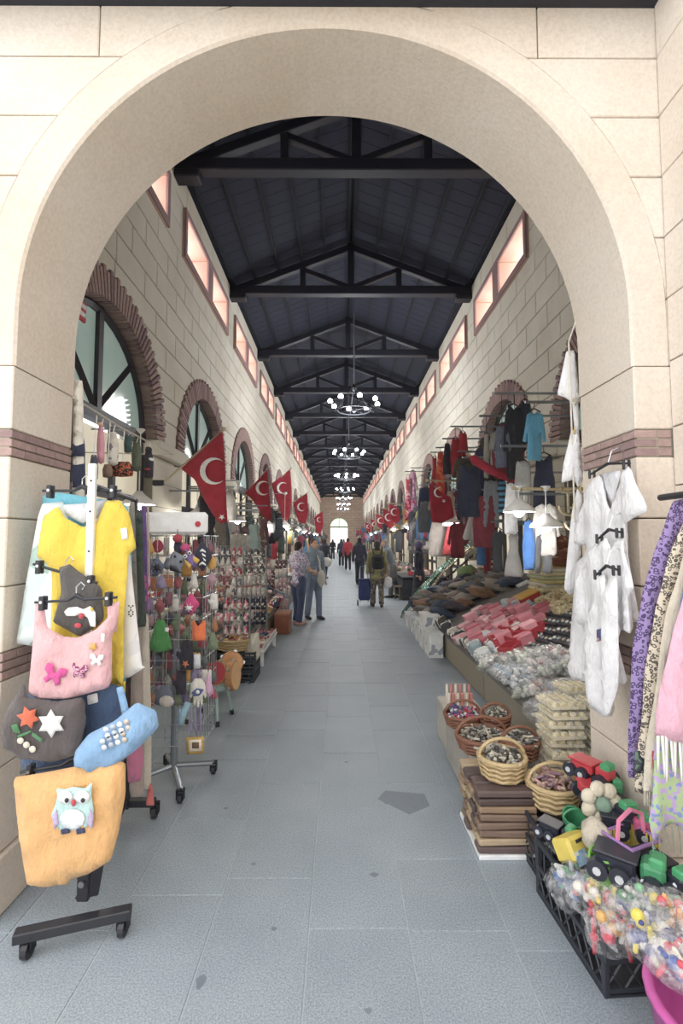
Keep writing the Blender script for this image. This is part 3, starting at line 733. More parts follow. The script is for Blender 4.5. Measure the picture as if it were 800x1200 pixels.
ow = bag([(16, 911), (48, 906), (95, 897), (147, 892), (147, 930), (139, 975), (130, 1008), (104, 1024), (84, 1030), (78, 1037), (32, 1038), (27, 1010), (20, 960)], 1.99, .07, mat('#eeb56a', 'cloth'), 'mustard orange tote bag with an owl patch', seed=4)
OWB = mat('#bfe3e0', 'cloth'); oy = 1.945
o1 = decal([(64, 923), (75, 925), (86, 922), (100, 924), (108, 916), (107, 932), (110, 950), (106, 965), (98, 972), (72, 974), (63, 966), (60, 955), (66, 940)], oy, OWB, ow, 'owl_patch', .004)
for x in (76, 96): decal(circ(x, 934, 9, 8), oy - .008, WHT, o1, 'owl_eye', .006)
for x in (78, 97): decal(circ(x, 938, 2.4, 2.8), oy - .014, BLK, o1, 'owl_pupil', .004)
decal(circ(86, 941, 2.6, 4.2), oy - .014, RED, o1, 'owl_beak', .006)
decal(circ(85, 960, 15, 12), oy - .007, mat('#e9f0f6', 'cloth'), o1, 'owl_belly', .006)
for x, q in ((63, 1), (108, -1)): decal([(x + 3 * q, 948), (x - 2 * q, 956), (x, 972), (x + 6 * q, 966)], oy - .006, mat('#c9b3da', 'cloth'), o1, 'owl_wing')
for x in (76, 94): decal([(x - 5, 972), (x + 5, 970), (x + 6, 976), (x - 4, 978)], oy - .006, mat('#3b3a66', 'cloth'), o1, 'owl_foot')
hanger((24, 905), (145, 884), 2.04, 'black clip hanger holding the owl tote', hook=False)
# cream and navy roll hanging by the pillar, hamsa and mask strings on a line
rl = soft('fabric_roll', [(86, 446), (97, 446), (98, 515), (100, 600), (84, 600), (85, 515)], 2.66, .07, mat('#e6e0d2', 'cloth'), label='cream and navy rolled cloth hanging beside the brick band', cat='cloth', res=.05)
soft('navy_end', [(85, 512), (99, 512), (101, 606), (83, 606)], 2.66, .085, mat('#2b3350', 'cloth'), rl, res=.05)
obj('hanging_line', MB().tube([(-1.5, 2.6, 2.45), (-1.5, 3.2, 2.42), (-1.5, 4.2, 2.42), (-2.6, 4.5, 2.5)], .006, 5), mat('#cfc8b8'), label='thin cord strung between the pillar and the first shop', cat='cord')
for (x, y, w, h, c, Y, lab, k) in [(118, 522, 9, 44, '#e9a0b4', 3.3, 'pink and yellow doll puppet hanging from the cord', 'puppet'), (132, 526, 14, 40, '#d8d4c8', 3.5, 'cream printed cloth pouch hanging from the cord', 'pouch'),
        (143, 550, 28, 18, '#c9642f', 3.2, 'orange beaded round pouch hanging from the cord', 'pouch'), (160, 535, 12, 36, '#5f6a52', 3.9, 'olive cloth puppet hanging from the cord', 'puppet'), (174, 545, 12, 32, '#35303a', 4.0, 'black puppet with a red mouth hanging from the cord', 'puppet'),
        (150, 520, 10, 22, '#3f5a57', 3.8, 'dark green felt pouch hanging from the cord', 'pouch'), (126, 552, 12, 16, '#8a6f5a', 3.4, 'brown felt pouch hanging from the cord', 'pouch'), (110, 548, 10, 30, '#55586a', 3.1, 'slate cloth pouch hanging from the cord', 'pouch')]:
    Y = 1.5 * 550 / (398 - x)
    m = mat('#2a2622', 'spots', h2=c, s=60) if 'beaded' in lab else (mat('#d8d4c8', 'floral', h2='#cfc9ba', h3='#7d7f88', s=30) if 'printed' in lab else mat(c, 'cloth'))
    o = soft(k, [(x - w * .3, y - h / 2), (x + w * .3, y - h / 2), (x + w * .5, y - h * .1), (x + w * .45, y + h * .45), (x, y + h * .5), (x - w * .45, y + h * .45), (x - w * .5, y - h * .1)], Y, .07, m, label=lab, cat=k, res=.04)
    if 'red mouth' in lab: soft('mouth', [(x - 4, y + 4), (x + 4, y), (x + 4, y + 6), (x - 2, y + 10)], Y, .09, RED, o, res=.02); soft('eye', circ(x + 3, y - 6, 3), Y, .09, WHT, o, res=.02)
    if k == 'puppet': soft('head', circ(x, y - h * .55, w * .35, n=10), Y, .07, mat('#e3b79a', 'cloth') if 'pink' in lab else m, o, res=.03)
    a = pY(x, y - h / 2 + 2, Y); obj('string', MB().tube([a, (-1.5, Y, 2.42)], .003, 4), WHT, o)
# ================================================================ rotating gift stand
GRY = mat('#9aa3ab', 'metal', .4); SX, SY = -1.13, 3.3
gs = empty('gift_stand', (SX, SY, 0), label='grey rotating wire stand with a white header board hung with felt gifts', cat='display stand')
obj('post', MB().tube([(SX, SY, .1), (SX, SY, 1.72)], .024, 10), GRY, gs)
for a in (.5, 2.07, 3.64, 5.2):
    e = Vector((SX + .27 * math.cos(a), SY + .27 * math.sin(a), .075)); obj('base_leg', MB().tube([(SX, SY, .12), e], .018, 8), GRY, gs); caster('caster', e, gs, .028)
hb = obj('header_board', MB().box((SX, SY - .06, 1.765), (.44, .05, .155), b=.02), mat('#f2f3f3', 'plain', .4), gs)
obj('red_seal', MB().tube([(SX + .16, SY - .084, 1.76), (SX + .16, SY - .09, 1.76)], .02, 12), RED, hb)
for (cx, cy, wx, wy) in ((SX, SY - .18, .46, 0), (SX, SY + .18, .46, 0), (SX - .23, SY, 0, .36), (SX + .23, SY, 0, .36)):
    m = MB()
    for i in range(7):
        t = i / 6 - .5; m.tube([(cx + wx * t, cy + wy * t, .32), (cx + wx * t, cy + wy * t, 1.68)], .003, 4)
    for i in range(11):
        z = .32 + i * .136; m.tube([(cx - wx / 2, cy - wy / 2, z), (cx + wx / 2, cy + wy / 2, z)], .003, 4)
    obj('wire_panel', m, CHROME, gs)
SHP = {'sq': [(-.5, -.5), (.5, -.5), (.5, .5), (-.5, .5)], 'dia': [(0, -.5), (.5, 0), (0, .5), (-.5, 0)], 'rnd': circ(0, 0, .5, n=10),
       'bell': [(-.15, -.5), (.15, -.5), (.3, -.2), (.5, .4), (.2, .5), (-.2, .5), (-.5, .4), (-.3, -.2)], 'drop': [(0, -.5), (.3, 0), (.45, .3), (0, .5), (-.45, .3), (-.3, 0)],
       'hand': [(-.2, -.5), (.2, -.5), (.42, -.3), (.5, .1), (.42, .2), (.3, .05), (.27, .42), (.15, .45), (.1, .2), (.06, .5), (-.06, .5), (-.1, .2), (-.15, .45), (-.27, .42), (-.3, .05), (-.42, .2), (-.5, .1), (-.42, -.3)],
       'mitt': [(-.3, -.5), (.3, -.5), (.35, .1), (.3, .5), (-.3, .5), (-.35, .2), (-.6, .0), (-.55, -.15), (-.33, -.1)], 'tee': [(-.2, -.5), (.2, -.5), (.55, -.3), (.45, -.05), (.3, -.15), (.3, .5), (-.3, .5), (-.3, -.15), (-.45, -.05), (-.55, -.3)]}
def gift(shape, x, y, w, h, m, Y, label, cat='pouch', t=.035, rot=0, group=None, tagm=None, res=.03):
    c, s = math.cos(rot), math.sin(rot)
    o = soft(cat.replace(' ', '_'), [(x + u * w * c - v * h * s, y + u * w * s + v * h * c) for u, v in SHP[shape]], Y, t, m, label=label, cat=cat, group=group, res=res)
    soft('loop', [(x - .4, y - h * .5 - 6), (x + .4, y - h * .5 - 6), (x + .4, y - h * .45), (x - .4, y - h * .45)], Y, .003, BLK, o, rnd=0, res=.05)
    return o
YS = 3.075
g = gift('dia', 184, 664, 19, 24, mat('#6d7891', 'cloth'), YS, 'slate blue diamond felt pouch with a dark flower'); soft('flower', star(184, 665, 6, 3, 7), YS - .02, .006, BLK, g, rnd=0, res=.02)
g = gift('sq', 206, 659, 18, 22, mat('#8f97a1', 'cloth'), YS - .02, 'grey square felt pouch with a black moustache', rot=.5)
soft('moustache', [(199, 662), (206, 664), (214, 672), (208, 671), (203, 669), (199, 669)], YS - .042, .006, BLK, g, res=.02)
for x, y in ((205, 652), (212, 658)): soft('eye', circ(x, y, 1.6, n=8), YS - .042, .006, BLK, g, rnd=0, res=.02)
g = gift('rnd', 217, 642, 12, 10, mat('#e0468a', 'cloth'), YS, 'bright pink felt cap', 'cap')
g = gift('drop', 223, 654, 20, 24, mat('#8a6fb4', 'cloth'), YS - .03, 'purple owl pouch with yellow wings', rot=-.5)
for q in ([(216, 655), (224, 662), (223, 667), (217, 661)], [(226, 651), (234, 656), (231, 661), (226, 657)]): soft('wing', q, YS - .05, .008, mat('#f2c23c', 'cloth'), g, res=.02)
for x, y in ((217, 652), (222, 648)): k = soft('eye', circ(x, y, 2.6, n=8), YS - .05, .006, WHT, g, rnd=0, res=.02); soft('pupil', circ(x, y, 1.1, n=6), YS - .056, .004, BLK, k, rnd=0, res=.02)
g = gift('dia', 237, 652, 24, 38, mat('#2e3144', 'cloth'), YS - .01, 'navy felt cap with white chevrons', 'cap')
for j in range(4): soft('chevron', [(233, 646 + j * 5), (237, 643 + j * 5), (241, 646 + j * 5), (241, 648 + j * 5), (237, 646 + j * 5), (233, 648 + j * 5)], YS - .03, .005, WHT, g, rnd=0, res=.02)
gift('rnd', 208, 631, 12, 10, mat('#c43d4c', 'cloth'), YS, 'red felt purse right under the header board', 'purse')
gift('bell', 189, 682, 14, 16, mat('#9a8fb0', 'cloth'), YS, 'lilac felt pouch with a white tag')
g = gift('dia', 224, 708, 20, 28, mat('#e23f86', 'cloth'), YS - .03, 'hot pink felt pouch with a white flower'); soft('flower', star(221, 712, 6, 2.4, 7), YS - .05, .006, WHT, g, rnd=0, res=.02)
g = gift('bell', 188, 745, 28, 38, mat('#4d9a4e', 'cloth'), YS - .04, 'green felt poncho-shaped pouch'); soft('tag', [(193, 735), (198, 736), (197, 741), (193, 740)], YS - .062, .004, WHT, g, rnd=0, res=.02)
g = gift('sq', 233, 739, 16, 24, mat('#ff7a33', 'cloth'), YS - .03, 'orange felt square with a black neckline'); soft('neckline', [(228, 727), (238, 727), (232, 734)], YS - .05, .006, BLK, g, res=.02)
g = gift('mitt', 219, 768, 22, 34, mat('#2b2a33', 'cloth'), YS - .02, 'black felt mitten with an orange star', 'mitten'); soft('star', star(217, 778, 5, 2.2), YS - .042, .005, mat('#e07a4a', 'cloth'), g, rnd=0, res=.02)
g = gift('mitt', 212, 800, 18, 28, mat('#3a3340', 'cloth'), YS, 'dark plum felt mitten low on the stand', 'mitten')
g = gift('sq', 231, 775, 8, 17, mat('#dfe3e8', 'cloth'), YS - .04, 'white narrow felt panel beside the black mitten', 'panel')
g = gift('hand', 232, 812, 20, 34, mat('#eae6da', 'cloth'), YS - .05, 'cream hamsa hand with a blue eye', 'hamsa hand', .025)
k = soft('eye', [(224, 812), (231, 806), (239, 808), (234, 815), (227, 816)], YS - .066, .008, mat('#55649a', 'cloth'), g, res=.02); soft('iris', circ(231.5, 811, 2.4, n=8), YS - .072, .006, WHT, k, rnd=0, res=.02)
for x in (224, 229, 235): soft('bead_string', [(x - .8, 828), (x + .8, 828), (x + 1, 858), (x - 1, 858)], YS - .05, .012, mat('#9a86b4'), g, res=.02)
gift('drop', 244, 802, 14, 32, mat('#d9a9c9', 'cloth'), YS - .02, 'pale pink hamsa pouch behind the cream hand')
g = gift('bell', 193, 815, 26, 24, mat('#6c7488', 'cloth'), YS - .05, 'slate felt cap with a pale oval front', 'cap'); soft('oval', circ(195, 822, 9, 7, 10), YS - .073, .008, mat('#d8cfc4', 'cloth'), g, rnd=0, res=.02)
g = gift('mitt', 215, 836, 12, 28, mat('#9cc8dc', 'cloth'), YS - .04, 'pale blue felt fish hanging low on the stand', 'felt fish', rot=.4)
pf = soft('picture_frame', [(218, 864), (239, 863), (239, 883), (219, 884)], YS - .06, .02, mat('#d8b04e', 'wood', .5, h2='#b98f38'), rnd=0, res=.03, label='small gold framed square hanging from the hamsa beads', cat='picture frame')
soft('mount', [(221.5, 867), (236, 866.5), (236, 880), (221.5, 880.5)], YS - .071, .004, mat('#e9dfc6'), pf, rnd=0, res=.03); soft('motif', [(225, 870), (233, 870), (233, 877), (225, 877)], YS - .074, .003, mat('#6a4d2e'), pf, rnd=0, res=.02)
soft('cord', [(224, 845), (225, 845), (232, 864), (231, 864)], YS - .06, .004, mat('#8a6f9a'), pf, rnd=0, res=.05)
fc = [('#6f7590', 'slate'), ('#8a5a68', 'wine'), ('#43465a', 'navy'), ('#7a8a6a', 'olive'), ('#b5909a', 'dusty pink'), ('#9a8fb0', 'lavender'), ('#c9c4bb', 'off-white'), ('#a8585e', 'brick red'), ('#5f6b6a', 'grey-green'), ('#d08a5a', 'tan'), ('#d6556e', 'coral'), ('#e4e0d8', 'white'), ('#e0a84a', 'ochre')]
rr = random.Random(11)
for j in range(9):
    for i in range(8):
        x = 176 + i * 10.5 + rr.uniform(-3, 3); y = 640 + j * 22 + rr.uniform(-5, 5); h, nm = rr.choice(fc); sh = rr.choice(['bell', 'sq', 'dia', 'drop', 'rnd', 'mitt'])
        kd = {'bell': 'bell-shaped', 'sq': 'square', 'dia': 'diamond', 'drop': 'drop-shaped', 'rnd': 'round', 'mitt': 'mitten-shaped'}[sh]
        gift(sh, x, y, rr.uniform(10, 15), rr.uniform(15, 22), mat(h, 'cloth'), YS + rr.choice((.02, .05, .3, .4)), f'{nm} {kd} felt pouch among the gifts on the rotating stand', group='felt pouches on the rotating stand', t=.03, res=.06)
# drums on a small green stool
st = empty('stool', (-1.2, 4.45, 0), label='small pale green stool with drums on it', cat='stool')
SG = mat('#a9c4bd', 'plain', .5)
obj('seat', MB().lathe([(.02, .30), (.22, .30), (.235, .32), (.235, .35), (.22, .365), (.02, .365)], (-1.2, 4.45, 0), 20), SG, st, True)
for a in (.6, 2.2, 3.8, 5.3):
    c, s = math.cos(a), math.sin(a); l = obj('leg', MB().tube([(-1.2 + .15 * c, 4.45 + .15 * s, .3), (-1.2 + .21 * c, 4.45 + .21 * s, .02)], [.018, .015], 8), SG, st)
    obj('foot_cap', MB().tube([(-1.2 + .208 * c, 4.45 + .208 * s, .045), (-1.2 + .215 * c, 4.45 + .215 * s, 0)], .02, 8), BLK, l)
def drum(c, r, tilt, rz, h, lab, h2='#c98f52'):
    M = Matrix.Translation(c) @ Matrix.Rotation(rz, 4, 'Z') @ Matrix.Rotation(tilt, 4, 'X')
    o = obj('tambourine', MB().lathe([(r * .97, -.03), (r, -.025), (r, .025), (r * .97, .03)], n=20).xf(M), mat(h2, 'wood', .5), label=lab, cat='tambourine')
    obj('drum_skin', MB().lathe([(.01, .031), (r * .92, .031), (r * .92, .036), (.01, .036)], n=20).xf(M), mat(h, 'plain', .5), o)
    for k in range(5): a = k * 1.256; obj('jingle', MB().tube([M @ Vector((r * math.cos(a), r * math.sin(a), -.008)), M @ Vector((r * math.cos(a), r * math.sin(a), .008))], .018, 8), CHROME, o)
drum((-1.1, 4.25, .475), .105, 1.35, -.1, '#c2323f', 'red tambourine leaning on the pale green stool')
drum((-1.04, 4.6, .47), .11, 1.4, .3, '#e8a765', 'tan tambourine leaning behind the red one'); drum((-.965, 4.32, .43), .13, 1.5, 1.45, '#eebb7a', 'orange-rimmed tambourine at the edge of the stool')
# ================================================================ right foreground: white shirts, scarves, crates of toys
LIN = mat('#f3f3f6', 'cloth'); LIN2 = mat('#e9eaf0', 'cloth')
ln = obj('hanging_line', MB().tube([(1.352, 2.6, 2.92), (1.33, 2.66, 2.8), (1.34, 2.67, 1.75)], .005, 5), mat('#d8d2c4'), label='white cord with clothes pegs by the pillar corner', cat='cord')
for i, (q, lab) in enumerate([([(663, 412), (673, 410), (680, 470), (672, 474), (664, 468), (653, 462), (658, 435)], 'small white T-shirt pegged highest at the pillar corner'),
        ([(670, 470), (677, 470), (679, 505), (673, 505)], 'narrow white vest pegged between two shirts at the pillar corner'),
        ([(669, 504), (678, 504), (683, 560), (677, 572), (672, 562), (658, 566), (661, 540)], 'white T-shirt pegged below the small one at the corner'),
        ([(676, 572), (683, 580), (681, 640), (680, 690), (668, 698), (660, 690), (666, 640), (670, 600)], 'long white shirt pegged lowest at the pillar corner')]):
    o = soft('shirt', q, 2.68, .03, LIN, fold=.006, ff=40, res=.03, label=lab, cat='shirt')
    soft('peg', [(q[0][0] + 3, q[0][1] - 4), (q[0][0] + 5, q[0][1] - 4), (q[0][0] + 5, q[0][1] + 5), (q[0][0] + 3, q[0][1] + 5)], 2.66, .02, mat('#c9b37d'), o, rnd=0, res=.03)
sh1 = softx('tunic', [(691, 566), (701, 556), (716, 600), (728, 552), (738, 546), (756, 598), (733, 614), (737, 640), (747, 729), (735, 729), (722, 722), (690, 799), (671, 797), (675, 665), (689, 640), (672, 637), (682, 590)], 1.29, .03, LIN, fold=.02, ff=40, res=.03, label='long white tunic with wide sleeves highest on the pillar', cat='tunic')
softx('neck_facing', [(701, 556), (728, 551), (716, 597)], 1.318, .012, LIN2, sh1, res=.03)
sh2 = softx('tunic', [(700, 634), (712, 630), (716, 642), (724, 628), (730, 634), (744, 688), (737, 700), (740, 742), (730, 742), (724, 735), (730, 802), (716, 803), (700, 796), (690, 735), (678, 730), (676, 680), (690, 650)], 1.23, .03, LIN, fold=.02, ff=44, res=.03, seed=3, label='white tunic with short sleeves hung below the long one', cat='tunic')
sh3 = softx('tunic', [(699, 677), (706, 672), (712, 690), (716, 672), (722, 676), (722, 730), (722, 800), (718, 838), (706, 840), (692, 824), (684, 780), (692, 720)], 1.17, .03, LIN, fold=.02, ff=48, res=.03, seed=5, label='white tunic with a small blue and red print, lowest on the pillar', cat='tunic')
softx('print', [(699, 738), (706, 736), (706, 750), (699, 752)], 1.143, .004, mat('#4a5a86', 'floral', h2='#c9445a', h3='#f0f0f0', s=60), sh3, rnd=0, res=.03)
def hang_x(p1, p2, X, lab):
    a, b = pX(*p1, X), pX(*p2, X); c = (a + b) / 2 + Vector((0, 0, .03))
    h = empty('clip_hanger', (c.x, c.y, min(a.z, b.z)), label=lab, cat='hanger')
    obj('crossbar', MB().tube([a, c, b], [.005, .008, .005], 6), BLK, h)
    obj('hook', MB().tube([c, c + Vector((.02, 0, .06)), c + Vector((.05, 0, .075)), c + Vector((.075, 0, .06))], .003, 5), CHROME, h)
    for p in (a.lerp(b, .08), a.lerp(b, .92)): obj('clip', MB().box(p + Vector((-.012, 0, 0)), (.008, .018, .045), b=.003).box(p + Vector((.012, 0, 0)), (.008, .018, .045), b=.003), BLK, h)
hang_x((690, 557), (738, 543), 1.285, 'black clip hanger holding the long white tunic'); hang_x((700, 632), (728, 624), 1.225, 'black clip hanger holding the second white tunic'); hang_x((698, 674), (724, 668), 1.165, 'black clip hanger holding the printed white tunic')
# scarves on a rail before the porch wall
sr = empty('scarf_rack', (1.45, 1.6, 0), label='black rail holding the scarves before the porch wall', cat='rack')
obj('rail', MB().tube([(1.36, 1.98, 1.83), (1.36, 1.35, 1.83)], .014, 8), BLK, sr); obj('upright', MB().tube([(1.36, 1.38, .02), (1.36, 1.38, 1.83)], .016, 8), BLK, sr)
for y in (1.9, 1.42): obj('wall_bracket', MB().tube([(1.36, y, 1.83), (1.53, y, 1.83)], .01, 6), BLK, sr)
obj('foot', MB().box((1.36, 1.38, .015), (.2, .3, .03), b=.004), BLK, sr)
s1 = soft('scarf', [(788, 588), (800, 584), (812, 590), (806, 612), (790, 640), (776, 700), (765, 760), (756, 830), (750, 880), (746, 912), (737, 912), (736, 860), (742, 760), (752, 695), (769, 640)], 1.92, .035, mat('#9a83bd', 'spots', h2='#4a3566', s=62), fold=.007, ff=60, res=.025, label='purple leopard-print scarf hanging nearest the white tunics', cat='scarf')
s2 = soft('scarf', [(806, 600), (815, 610), (806, 640), (788, 720), (774, 800), (764, 870), (757, 932), (744, 928), (747, 870), (756, 790), (768, 710), (786, 645)], 1.86, .03, mat('#d9ccb6', 'spots', h2='#5d544c', s=66), fold=.007, ff=60, res=.025, label='beige leopard-print scarf with a black end', cat='scarf')
soft('black_end', [(744, 880), (754, 880), (756, 908), (742, 905)], 1.85, .034, mat('#3a3d44', 'floral', h2='#33363d', h3='#5f7a68', s=60), s2, res=.02)
s3 = soft('scarf', [(812, 620), (820, 640), (806, 700), (790, 760), (779, 830), (771, 905), (768, 930), (753, 928), (758, 880), (766, 810), (780, 720), (796, 665)], 1.8, .03, mat('#dfd5c0', 'cloth'), fold=.008, ff=55, res=.03, label='cream scarf with a short fringe', cat='scarf')
for i in range(7): soft('fringe', [(754 + i * 2, 926), (755.5 + i * 2, 926), (755.8 + i * 2, 944), (754 + i * 2, 944)], 1.8, .006, mat('#dfd5c0', 'cloth'), s3, rnd=0, res=.02)
soft('scarf', [(818, 640), (824, 650), (806, 740), (792, 800), (781, 880), (774, 880), (782, 800), (798, 700)], 1.77, .02, mat('#7d86ad', 'cloth'), fold=.006, ff=60, res=.03, label='thin blue-grey scarf between the cream and pink ones', cat='scarf')
s4 = soft('scarf', [(815, 660), (835, 660), (838, 870), (800, 870), (768, 864), (776, 800), (789, 735), (802, 690)], 1.72, .035, mat('#f0b6cd', 'cloth'), fold=.01, ff=45, res=.03, label='pale pink scarf with a white knotted fringe', cat='scarf')
for i in range(11): soft('fringe', [(769 + i * 5, 862), (773 + i * 5, 862), (772 + i * 5 + (i % 2) * 3, 905 + (i % 3) * 6), (770 + i * 5 + (i % 2) * 3, 905 + (i % 3) * 6)], 1.72, .008, WHT, s4, rnd=0, res=.03)
s5 = soft('scarf', [(770, 850), (840, 850), (842, 975), (812, 985), (790, 965), (762, 982), (758, 960), (766, 900)], 1.76, .03, mat('#a9c28a', 'floral', h2='#b49ad0', h3='#7f8fc8', s=75), fold=.012, ff=50, res=.03, label='green and lilac flowered scarf under the pink fringe', cat='scarf')
for i in range(9): soft('fringe', [(762 + i * 8, 968), (764 + i * 8, 968), (766 + i * 8, 1000), (765 + i * 8, 1000)], 1.76, .006, mat('#8f9a80', 'cloth'), s5, rnd=0, res=.03)
soft('scarf', [(763, 880), (772, 880), (775, 935), (768, 938)], 1.79, .02, mat('#cf4652', 'cloth'), fold=.004, res=.03, label='narrow red scarf end between the cream and flowered ones', cat='scarf')
# black lattice crates
CRT = mat('#2d3139', 'plain', .5)
def crate(cx, cy, z, W, L, Hh, rz, label, cat='crate', m=CRT):
    t = empty('plastic_crate', (cx, cy, z), rz, label=label, cat=cat)
    P = lambda n, mb: obj(n, mb, m, t, local=True)
    P('crate_floor', MB().box((0, 0, .008), (W, L, .016)))
    for sx in (-1, 1):
        for sy in (-1, 1): P('corner_post', MB().box((sx * (W / 2 - .01), sy * (L / 2 - .01), Hh / 2), (.022, .022, Hh), b=.003))
    for ax, s in ((0, -1), (0, 1), (1, -1), (1, 1)):
        D = L if ax == 0 else W
        def pl(u, z_): return (s * (W / 2 - .006), u, z_) if ax == 0 else (u, s * (L / 2 - .006), z_)
        for z_ in (.02, Hh * .5, Hh - .012):
            P('rail', MB().box(pl(0, z_), (.012, D, .022) if ax == 0 else (D, .012, .022)))
        n = max(3, int(D / .07)); mm = MB()
        for i in range(n):
            u0 = -D / 2 + D * i / n; u1 = u0 + D / n
            mm.tube([pl(u0, .02), pl(u1, Hh * .5)], .0045, 4).tube([pl(u1, .02), pl(u0, Hh * .5)], .0045, 4).tube([pl(u0, Hh * .5), pl(u0, Hh)], .0045, 4)
        P('lattice', mm)
    return t
crate(1.13, 2.06, 0, .38, .52, .25, .06, 'black lattice crate of wrapped toys beside the magenta bucket'); crate(1.14, 2.62, 0, .36, .54, .25, .02, 'black lattice crate of toy trucks against the pillar')
# printed paper lining the far crate edge
def onz(px, py, z): return pZ(px, py, z)
def blob(name, c, r, m, label=None, cat=None, sc=(1, 1, 1), parent=None, group=None, seed=0, n=12, k=8, rough=.12, M=None):
    mb = MB().ball((0, 0, 0), 1, n, k); rr = random.Random(seed); ph = [rr.random() * 6 for _ in range(6)]
    vs = []
    for p in mb.v:
        q = 1 + rough * (math.sin(4 * p[0] + ph[0]) * math.sin(3 * p[1] + ph[1]) + .6 * math.sin(6 * p[2] + ph[2] + 4 * p[0]) + .4 * math.sin(9 * p[1] + ph[3]))
        v = Vector((p[0] * q * r * sc[0], p[1] * q * r * sc[1], p[2] * q * r * sc[2]))
        vs.append(tuple(Vector(c) + (M @ v if M else v)))
    mb.v = vs; return obj(name, mb, m, parent, True, label=label, cat=cat, group=group)
DK = mat('#272a38', 'plain', .35); RDP = mat('#d43440', 'plain', .35); GRP = mat('#3f9a66', 'plain', .4)
def toy_truck(px, py, z, rz, body, cab, lab, s=1.0):
    c = onz(px, py, z); c.x = min(c.x, 1.24)
    t = empty('toy_truck', c, rz, label=lab, cat='toy truck'); t.scale = (s * .72,) * 3
    obj('bed', MB().box((0, .06, .075), (.11, .15, .06), b=.012).box((0, .06, .11), (.13, .17, .012), b=.004), body, t, local=True)
    obj('cab', MB().box((0, -.075, .08), (.1, .09, .075), b=.015), cab, t, local=True)
    obj('cab_window', MB().box((0, -.09, .125), (.085, .06, .045), b=.01), mat('#49b074', 'plain', .3), t, local=True)
    for sx in (-1, 1):
        for y in (-.075, .04, .125):
            w = obj('wheel', MB().tube([(sx * .045, y, .04), (sx * .085, y, .04)], .042, 14), DK, t, local=True); obj('wheel_hub', MB().tube([(sx * .086, y, .04), (sx * .092, y, .04)], .017, 8), mat('#c9cdd2', 'plain', .4), w, local=True)
toy_truck(700, 915, .48, .5, RDP, RDP, 'red toy truck with black wheels against the pillar', 1.05); toy_truck(716, 938, .42, 1.5, RDP, GRP, 'red and green toy truck lying before the other truck', 1.0); toy_truck(735, 960, .4, .2, DK, DK, 'black toy truck behind the plush flower', 1.1)
toy_truck(768, 978, .38, 1.2, DK, mat('#d64f86'), 'black toy truck with a pink cab beneath the flowered scarf', 1.0); toy_truck(742, 1034, .33, .9, DK, GRP, 'black toy truck with a green cab next to the bright basket', 1.25); toy_truck(786, 1040, .33, .3, DK, DK, 'black toy truck close to the porch wall', 1.1); toy_truck(655, 985, .26, .7, DK, DK, 'black toy truck beside the yellow money box', .85)
pf = onz(703, 955, .42); fl_ = empty('plush_flower', pf, label='cream plush flower with a green centre among the toys', cat='plush toy')
for k in range(7): a = k * .9; obj('petal', MB().ball((.06 * math.cos(a), -.01, .06 + .06 * math.sin(a)), .035, 8, 6, (1, .7, 1)), mat('#e6dcc3', 'cloth'), fl_, True, True)
obj('centre', MB().ball((0, -.03, .06), .035, 10, 6), mat('#7fa08a', 'cloth'), fl_, True, True)
blob('plush_toy', onz(697, 978, .4), .06, mat('#d9cdb8', 'cloth'), 'beige plush animal beneath the plush flower', 'plush toy', seed=4)
mb_ = empty('money_box', onz(672, 1004, .27), .5, label='yellow toy money box with a black slot and blue print', cat='money box')
obj('case', MB().box((0, 0, .045), (.15, .1, .09), rx=-.5, b=.012), mat('#e8cf4a', 'plain', .4), mb_, local=True); obj('slot', MB().box((0, -.034, .09), (.06, .004, .012), rx=-.5), BLK, mb_, local=True)
obj('print', MB().box((-.03, -.062, .042), (.07, .004, .05), rx=-.5), mat('#9fc0dd', 'floral', h2='#7aa4cf', h3='#e8e4da', s=60), mb_, local=True)
def pail(c, r, h, m, lab, hm=None, tilt=0, rz=0, cat='toy pail'):
    M = Matrix.Translation(c) @ Matrix.Rotation(rz, 4, 'Z') @ Matrix.Rotation(tilt, 4, 'X')
    o = obj('toy_pail', MB().lathe([(r * .7, 0), (r, h), (r * 1.08, h), (r * 1.08, h + .008), (r * .94, h + .008), (r * .62, .01)], n=16).xf(M), m, smooth=False, label=lab, cat=cat)
    obj('handle', MB().tube([M @ Vector((r * 1.05 * math.cos(a), r * .3 * math.sin(a), h + r * .8 * math.sin(a))) for a in [PI * i / 8 for i in range(9)]], .005, 6), hm or m, o)
    return o
pail(onz(668, 972, .28), .05, .09, GRP, 'green toy pail behind the yellow money box', tilt=.5); pail(onz(715, 1042, .28), .06, .1, mat('#7cc24a', 'plain', .4), 'lime green toy pail under the bright basket', tilt=-.3)
bk = empty('toy_basket', onz(740, 1008, .34), .4, label='yellow and pink plastic toy basket with purple trim', cat='toy basket')
m = MB().box((0, 0, .01), (.16, .12, .012))
for i in range(9): m.box((-.08 + .02 * i, -.06, .05), (.01, .005, .09)); m.box((-.08 + .02 * i, .06, .05), (.01, .005, .09))
for i in range(6): m.box((-.08, -.05 + .02 * i, .05), (.005, .01, .09)); m.box((.08, -.05 + .02 * i, .05), (.005, .01, .09))
obj('slatted_body', m, mat('#e6d04a', 'plain', .4), bk, local=True); obj('rim', MB().tube([(-.085, -.065, .095), (.085, -.065, .095), (.085, .065, .095), (-.085, .065, .095)], .008, 6, closed=True), mat('#a678c0', 'plain', .4), bk, local=True)
obj('handle', MB().tube([(-.08, 0, .09), (-.07, 0, .17), (0, 0, .2), (.07, 0, .17), (.08, 0, .09)], .009, 6), mat('#ee7fa8', 'plain', .4), bk, local=True)
